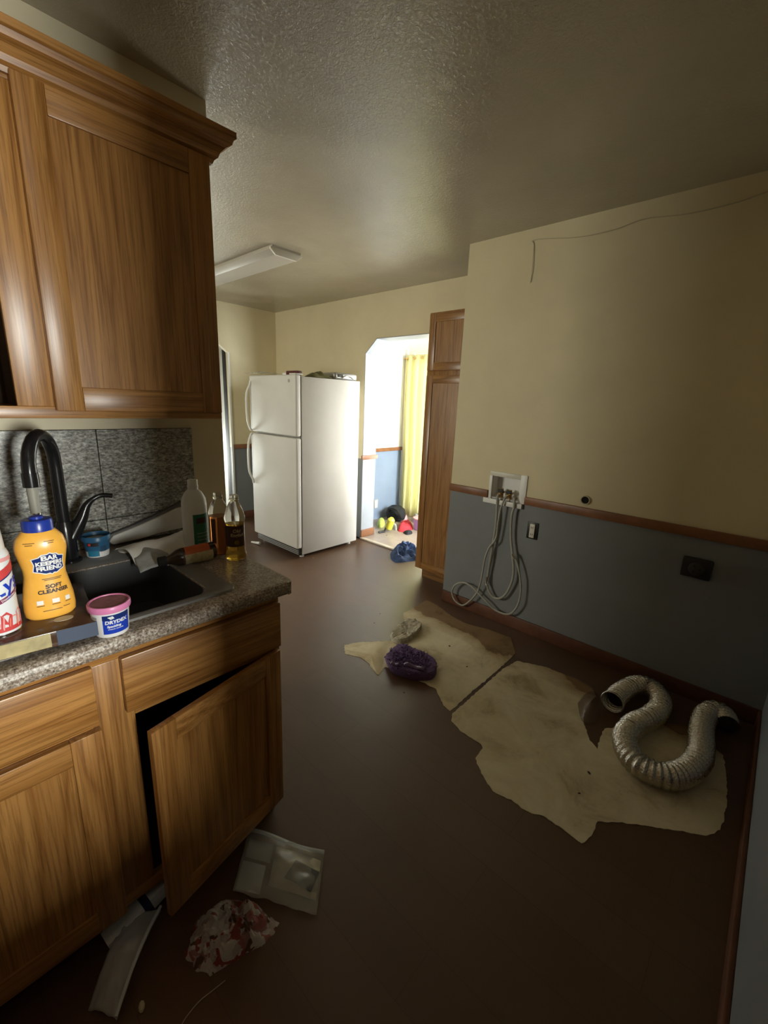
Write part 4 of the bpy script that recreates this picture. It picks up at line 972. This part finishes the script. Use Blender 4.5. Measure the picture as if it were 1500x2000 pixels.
# debris on the floor
for k, (x, y, r, dk_) in enumerate([(878, 1263, .008, 1), (912, 1303, .006, 1), (1150, 1511, .008, 1), (1131, 1551, .006, 1), (742, 1199, .005, 1), (731, 1217, .005, 1), (789, 1353, .005, 1), (277, 1968, .013, 0), (612, 1090, .006, 0), (738, 1044, .008, 0), (755, 1048, .006, 1)]):
    p = PZ(x, y, 0.); z0 = .0022 if 860 < x < 1200 else .0002
    if y < 1060: z0 = .0125
    t = MB().lathe([(r*.5, 0), (r, r*.25), (r*.8, r*.6), (r*.2, r*.8)], (0, 0, 0), 9, sy=.55).xf(Matrix.Translation((p.x, p.y, z0)) @ Matrix.Rotation(k*1.3, 4, 'Z')).build('debris_crumb', 'dark_crumb' if dk_ else 'crumb', None, smooth=True)
    tag(t, ['small dark crumb on the far bared panel near the sponge', 'dark fleck on the far bared panel towards the seam', 'dark crumb on the large bared panel left of the duct bend', 'dark fleck on the large bared panel below the duct bend', 'dark speck on the glossy floor left of the sponge', 'dark speck on the glossy floor farther from the sponge', 'dark speck on the brown floor just below the purple duster', 'pale chip on the dark floor beside the plastic sleeve', 'pale chip on the floor in front of the refrigerator', 'pale scrap on the dining room floor by the arch', 'dark scrap on the dining room floor by the arch'][k], 'crumb')

# ------------------------------------------------------------------ litter under the open door
# clear bag with a booklet
bq = [PZ(487, 1622, .01), PZ(634, 1668, .01), PZ(618, 1790, .01), PZ(455, 1742, .01)]
def quad(q, u, v): return q[0]*(1-u)*(1-v)+q[1]*u*(1-v)+q[2]*u*v+q[3]*(1-u)*v
bg = thing('plastic_bag', (bq[0]+bq[2])/2, 'clear zip bag holding a pale booklet on the floor below the open door', 'bag')
bg.location.z = 0
MB().grid(26, 22, lambda u, v: tuple(quad(bq, u, v)+Vector((0, 0, .006+.022*math.sin(PI*min(1, max(0, u)))*math.sin(PI*v)+.010*noise.noise(Vector((u*6, v*6, 2))))))).build('bag_film', 'clear_film', bg, smooth=True, thick=.0012)
MB().grid(20, 2, lambda u, v: tuple(quad(bq, u, v*.07)+Vector((0, 0, .012+.006*math.sin(u*7))))).build('zip_seal', 'milky_film', bg, smooth=True, thick=.002)
def inner(u0, u1, v0, v1, z, mat, name, th=.003):
    MB().grid(6, 6, lambda u, v: tuple(quad(bq, u0+(u1-u0)*u, v0+(v1-v0)*v)+Vector((0, 0, z-.01+.006*math.sin(PI*(u0+(u1-u0)*u)))))).build(name, mat, bg, smooth=True, thick=th)
inner(.40, .97, .16, .80, .014, 'bag_paper', 'booklet'); inner(.04, .36, .15, .46, .013, 'milky_film', 'folded_sleeve'); inner(.02, .32, .52, .96, .012, 'carton_white', 'folded_sheet')
cq = [PZ(578, 1686, .01), PZ(624, 1710, .01), PZ(607, 1748, .01), PZ(555, 1720, .01)]
MB().grid(4, 4, lambda u, v: tuple(quad(cq, u, v)+Vector((0, 0, .013)))).build('dark_card', 'card_grey', bg, thick=.002)
# patterned rag
rg = [PZ(x, y, .0) for x, y in ((452, 1752), (500, 1768), (544, 1802), (535, 1825), (500, 1858), (455, 1880), (410, 1908), (372, 1885), (360, 1858), (385, 1800), (420, 1765))]
t = heap([(p.x, p.y) for p in ragged(rg, .016, 3.)], .062, 12., .0004, 22, 1.15, 26, 1, 2.2).build('patterned_rag', 'patterned_cloth', None, smooth=True)
tag(t, 'crumpled red and white patterned wrapper on the dark floor below the open door', 'wrapper')
# plastic sleeve curling out from under the cabinet
s0, s1, s2, s3 = PZ(245, 1790, .05), PZ(314, 1772, .05), PZ(228, 1992, .01), PZ(172, 1972, .01)
sv = thing('plastic_sleeve', PZ(240, 1900, 0.), 'long milky plastic sleeve slipping out from under the base cabinet', 'sleeve')
MB().grid(14, 30, lambda u, v: tuple(quad([s0, s1, s2, s3], u, v)+Vector((0, 0, -.012+.030*math.sin(PI*v*.9)+.007*noise.noise(Vector((u*5, v*7, 4)))+.012*math.sin(PI*u))))).build('sleeve_film', 'milky_film', sv, smooth=True, thick=.001)
e1 = [quad([s0, s1, s2, s3], 1, v)+Vector((0, 0, .004+.028*math.sin(PI*v*.9))) for v in [k/12 for k in range(13)]]
MB().tube(e1, .004, 8).build('folded_edge', 'carton_white', sv, smooth=True)
# carton in the toe space
k0, k1 = Vector((-1.062, .142, .014)), Vector((-1.082, .300, .050))
ctn = thing('foil_carton', ((k0+k1)/2).to_tuple(), 'long white carton with dark blue bands lying under the base cabinet edge', 'carton')
ctn.location.z = 0
xmc = Matrix.Translation(k0) @ (k1-k0).to_track_quat('Y', 'Z').to_matrix().to_4x4()
Lc = (k1-k0).length
MB().box((-.025, 0, -.012), (.022, Lc, .030)).xf(xmc).build('carton_body', 'carton_white', ctn, bevel=.002)
MB().box((-.0255, Lc*.58, -.0125), (.0225, Lc*.70, .0305)).xf(xmc).build('blue_band', 'carton_navy', ctn)
# fine string on the floor
t = MB().tube(smooth_path([PZ(x, y, .002) for x, y in ((440, 1915), (415, 1935), (390, 1955), (365, 1985), (350, 2010))], 6), .0012, 6).build('string', 'cable', None, smooth=True)
tag(t, 'thin loose string on the dark floor beside the patterned wrapper', 'string')

# ------------------------------------------------------------------ by the arch and in the dining room
jn = [PZ(x, y, 0.) for x, y in ((762, 1082), (772, 1070), (795, 1062), (815, 1070), (828, 1078), (828, 1092), (805, 1096), (775, 1099), (764, 1092))]
t = heap([(p.x, p.y) for p in jn], .085, 21., .0005, 22, 1.0, 15, 8, 2.6).build('denim_jeans', 'denim', None, smooth=True)
tag(t, 'crumpled blue denim jeans on the floor at the foot of the arch', 'jeans')
zf = .0125
def blob(name, pts, h, mat, label, cat, seed, fold_=.5, freq=9): 
    pp = [PZ(x, y, zf) for x, y in pts]
    return tag(heap([(p.x, p.y) for p in pp], h, seed, zf, 12, fold_, freq, 6, 4.0).build(name, mat, None, smooth=True), label, cat)
hp_ = PZ(763, 1021, zf)
ba = thing('sports_bag', (hp_.x, hp_.y+.1, zf), 'round black bag in the pile on the dining room floor', 'bag')
MB().lathe([(.05, 0), (.13, .02), (.15, .08), (.13, .15), (.07, .185), (.01, .19)], (hp_.x-.05, hp_.y+.15, zf), 24, sx=.92, sy=.75).build('bag_body', 'black_cloth', ba, smooth=True)
MB().tube(smooth_path([(hp_.x-.12, hp_.y+.10, zf+.06), (hp_.x-.06, hp_.y+.03, zf+.17), (hp_.x+.06, hp_.y+.03, zf+.17), (hp_.x+.1, hp_.y+.08, zf+.06)], 6), .014, 8).build('strap', 'black_plastic', ba, smooth=True)
blob('lime_bundle', ((736, 1024), (742, 1018), (749, 1018), (752, 1024), (747, 1030), (739, 1030)), .075, 'lime_plastic', 'small lime green bundle against the blue dining room wall', 'bundle', 31., .3)
yb = PZ(757, 1036, zf)
sb_ = thing('spray_bottle', (yb.x, yb.y, zf), 'yellow spray bottle leaning in front of the black bag in the dining room', 'bottle')
ym = Matrix.Translation((yb.x, yb.y, zf)) @ Matrix.Rotation(.35, 4, 'Y')
MB().lathe([(.038, .03), (.042, .035), (.042, .15), (.02, .175)], (0, 0, 0), 20).xf(ym).build('bottle_body', 'yellow_plastic', sb_, smooth=True)
MB().tube([(yb.x-.01, yb.y-.02, zf+.035), (yb.x+.03, yb.y-.09, zf+.012), (yb.x+.01, yb.y-.16, zf+.010)], .014, 8).build('trigger_head', 'black_plastic', sb_, smooth=True)
blob('red_shirt', ((778, 1031), (784, 1021), (795, 1018), (804, 1024), (806, 1034), (791, 1039), (778, 1038)), .075, 'red_cloth', 'bright red shirt in the pile on the dining room floor', 'shirt', 33., .6)
blob('pink_towel', ((779, 1012), (785, 1010), (793, 1012), (797, 1016), (790, 1018), (781, 1017)), .08, 'pink_cloth', 'pale pink towel behind the red shirt in the dining room', 'towel', 35., .6)
blob('grey_shirt', ((765, 1029), (771, 1027), (776, 1031), (775, 1036), (768, 1034)), .05, 'grey_cloth', 'grey cloth between the black bag and the red shirt', 'cloth', 36., .6)
blob('black_strap_bag', ((787, 1041), (802, 1038), (805, 1042), (795, 1045)), .035, 'black_cloth', 'black pouch in front of the red shirt in the dining room', 'pouch', 37., .4)
lv = PZ(811, 1037, zf)
lt = thing('storage_tub', (lv.x, lv.y+.08, zf), 'lavender plastic tub beside the red shirt in the dining room', 'tub')
MB().lathe([(.075, 0), (.08, .004), (.088, .12), (.094, .122), (.094, .13)], (lv.x+.02, lv.y+.1, zf), 28, sx=1.3).build('tub_body', 'lavender_plastic', lt, smooth=True)
MB().lathe([(.094, .130), (.096, .134), (.094, .142), (.07, .146)], (lv.x+.02, lv.y+.1, zf), 28, sx=1.3).build('lid', 'pink_cloth', lt, smooth=True)
blob('white_bedding', ((804, 1017), (810, 1015), (822, 1016), (823, 1022), (809, 1022)), .10, 'grey_cloth', 'pale bundled cloth under the curtain in the dining room', 'cloth', 38., .6)
# curtain
cr = thing('window_curtain', (-3.3, 4.22, .03), 'sunlit yellow curtain on a rod in front of the glass door in the dining room', 'curtain')
def curt(x0, x1, w, ph, y0): return lambda u, v: (x0+(x1-x0)*u+.012*math.sin(v*5+ph), y0+.028*math.sin(u*w+ph)*(1-.25*v), .035+1.985*v)
MB().grid(60, 16, curt(-3.585, -2.95, 34, .4, 4.215)).build('curtain_panel', 'yellow_curtain', cr, smooth=True, thick=.002)
MB().grid(40, 10, curt(-3.56, -2.98, 41, 1.4, 4.262)).build('sheer_lining', 'sheer_curtain', cr, smooth=True, thick=.0015)
MB().tube([(-3.60, 4.225, 1.985), (-1.8, 4.225, 1.985)], .009, 10).build('rod', 'brass', cr, smooth=True)
MB().lathe([(.004, -.012), (.015, -.004), (.015, .004), (.004, .012)], (-3.605, 4.225, 1.985), 12).build('finial', 'brass', cr, smooth=True)
for x in (-3.585, -2.72, -1.85): bx('bracket', (x, 4.225, 1.965), (x+.012, 4.30, 1.982), 'brass', cr)
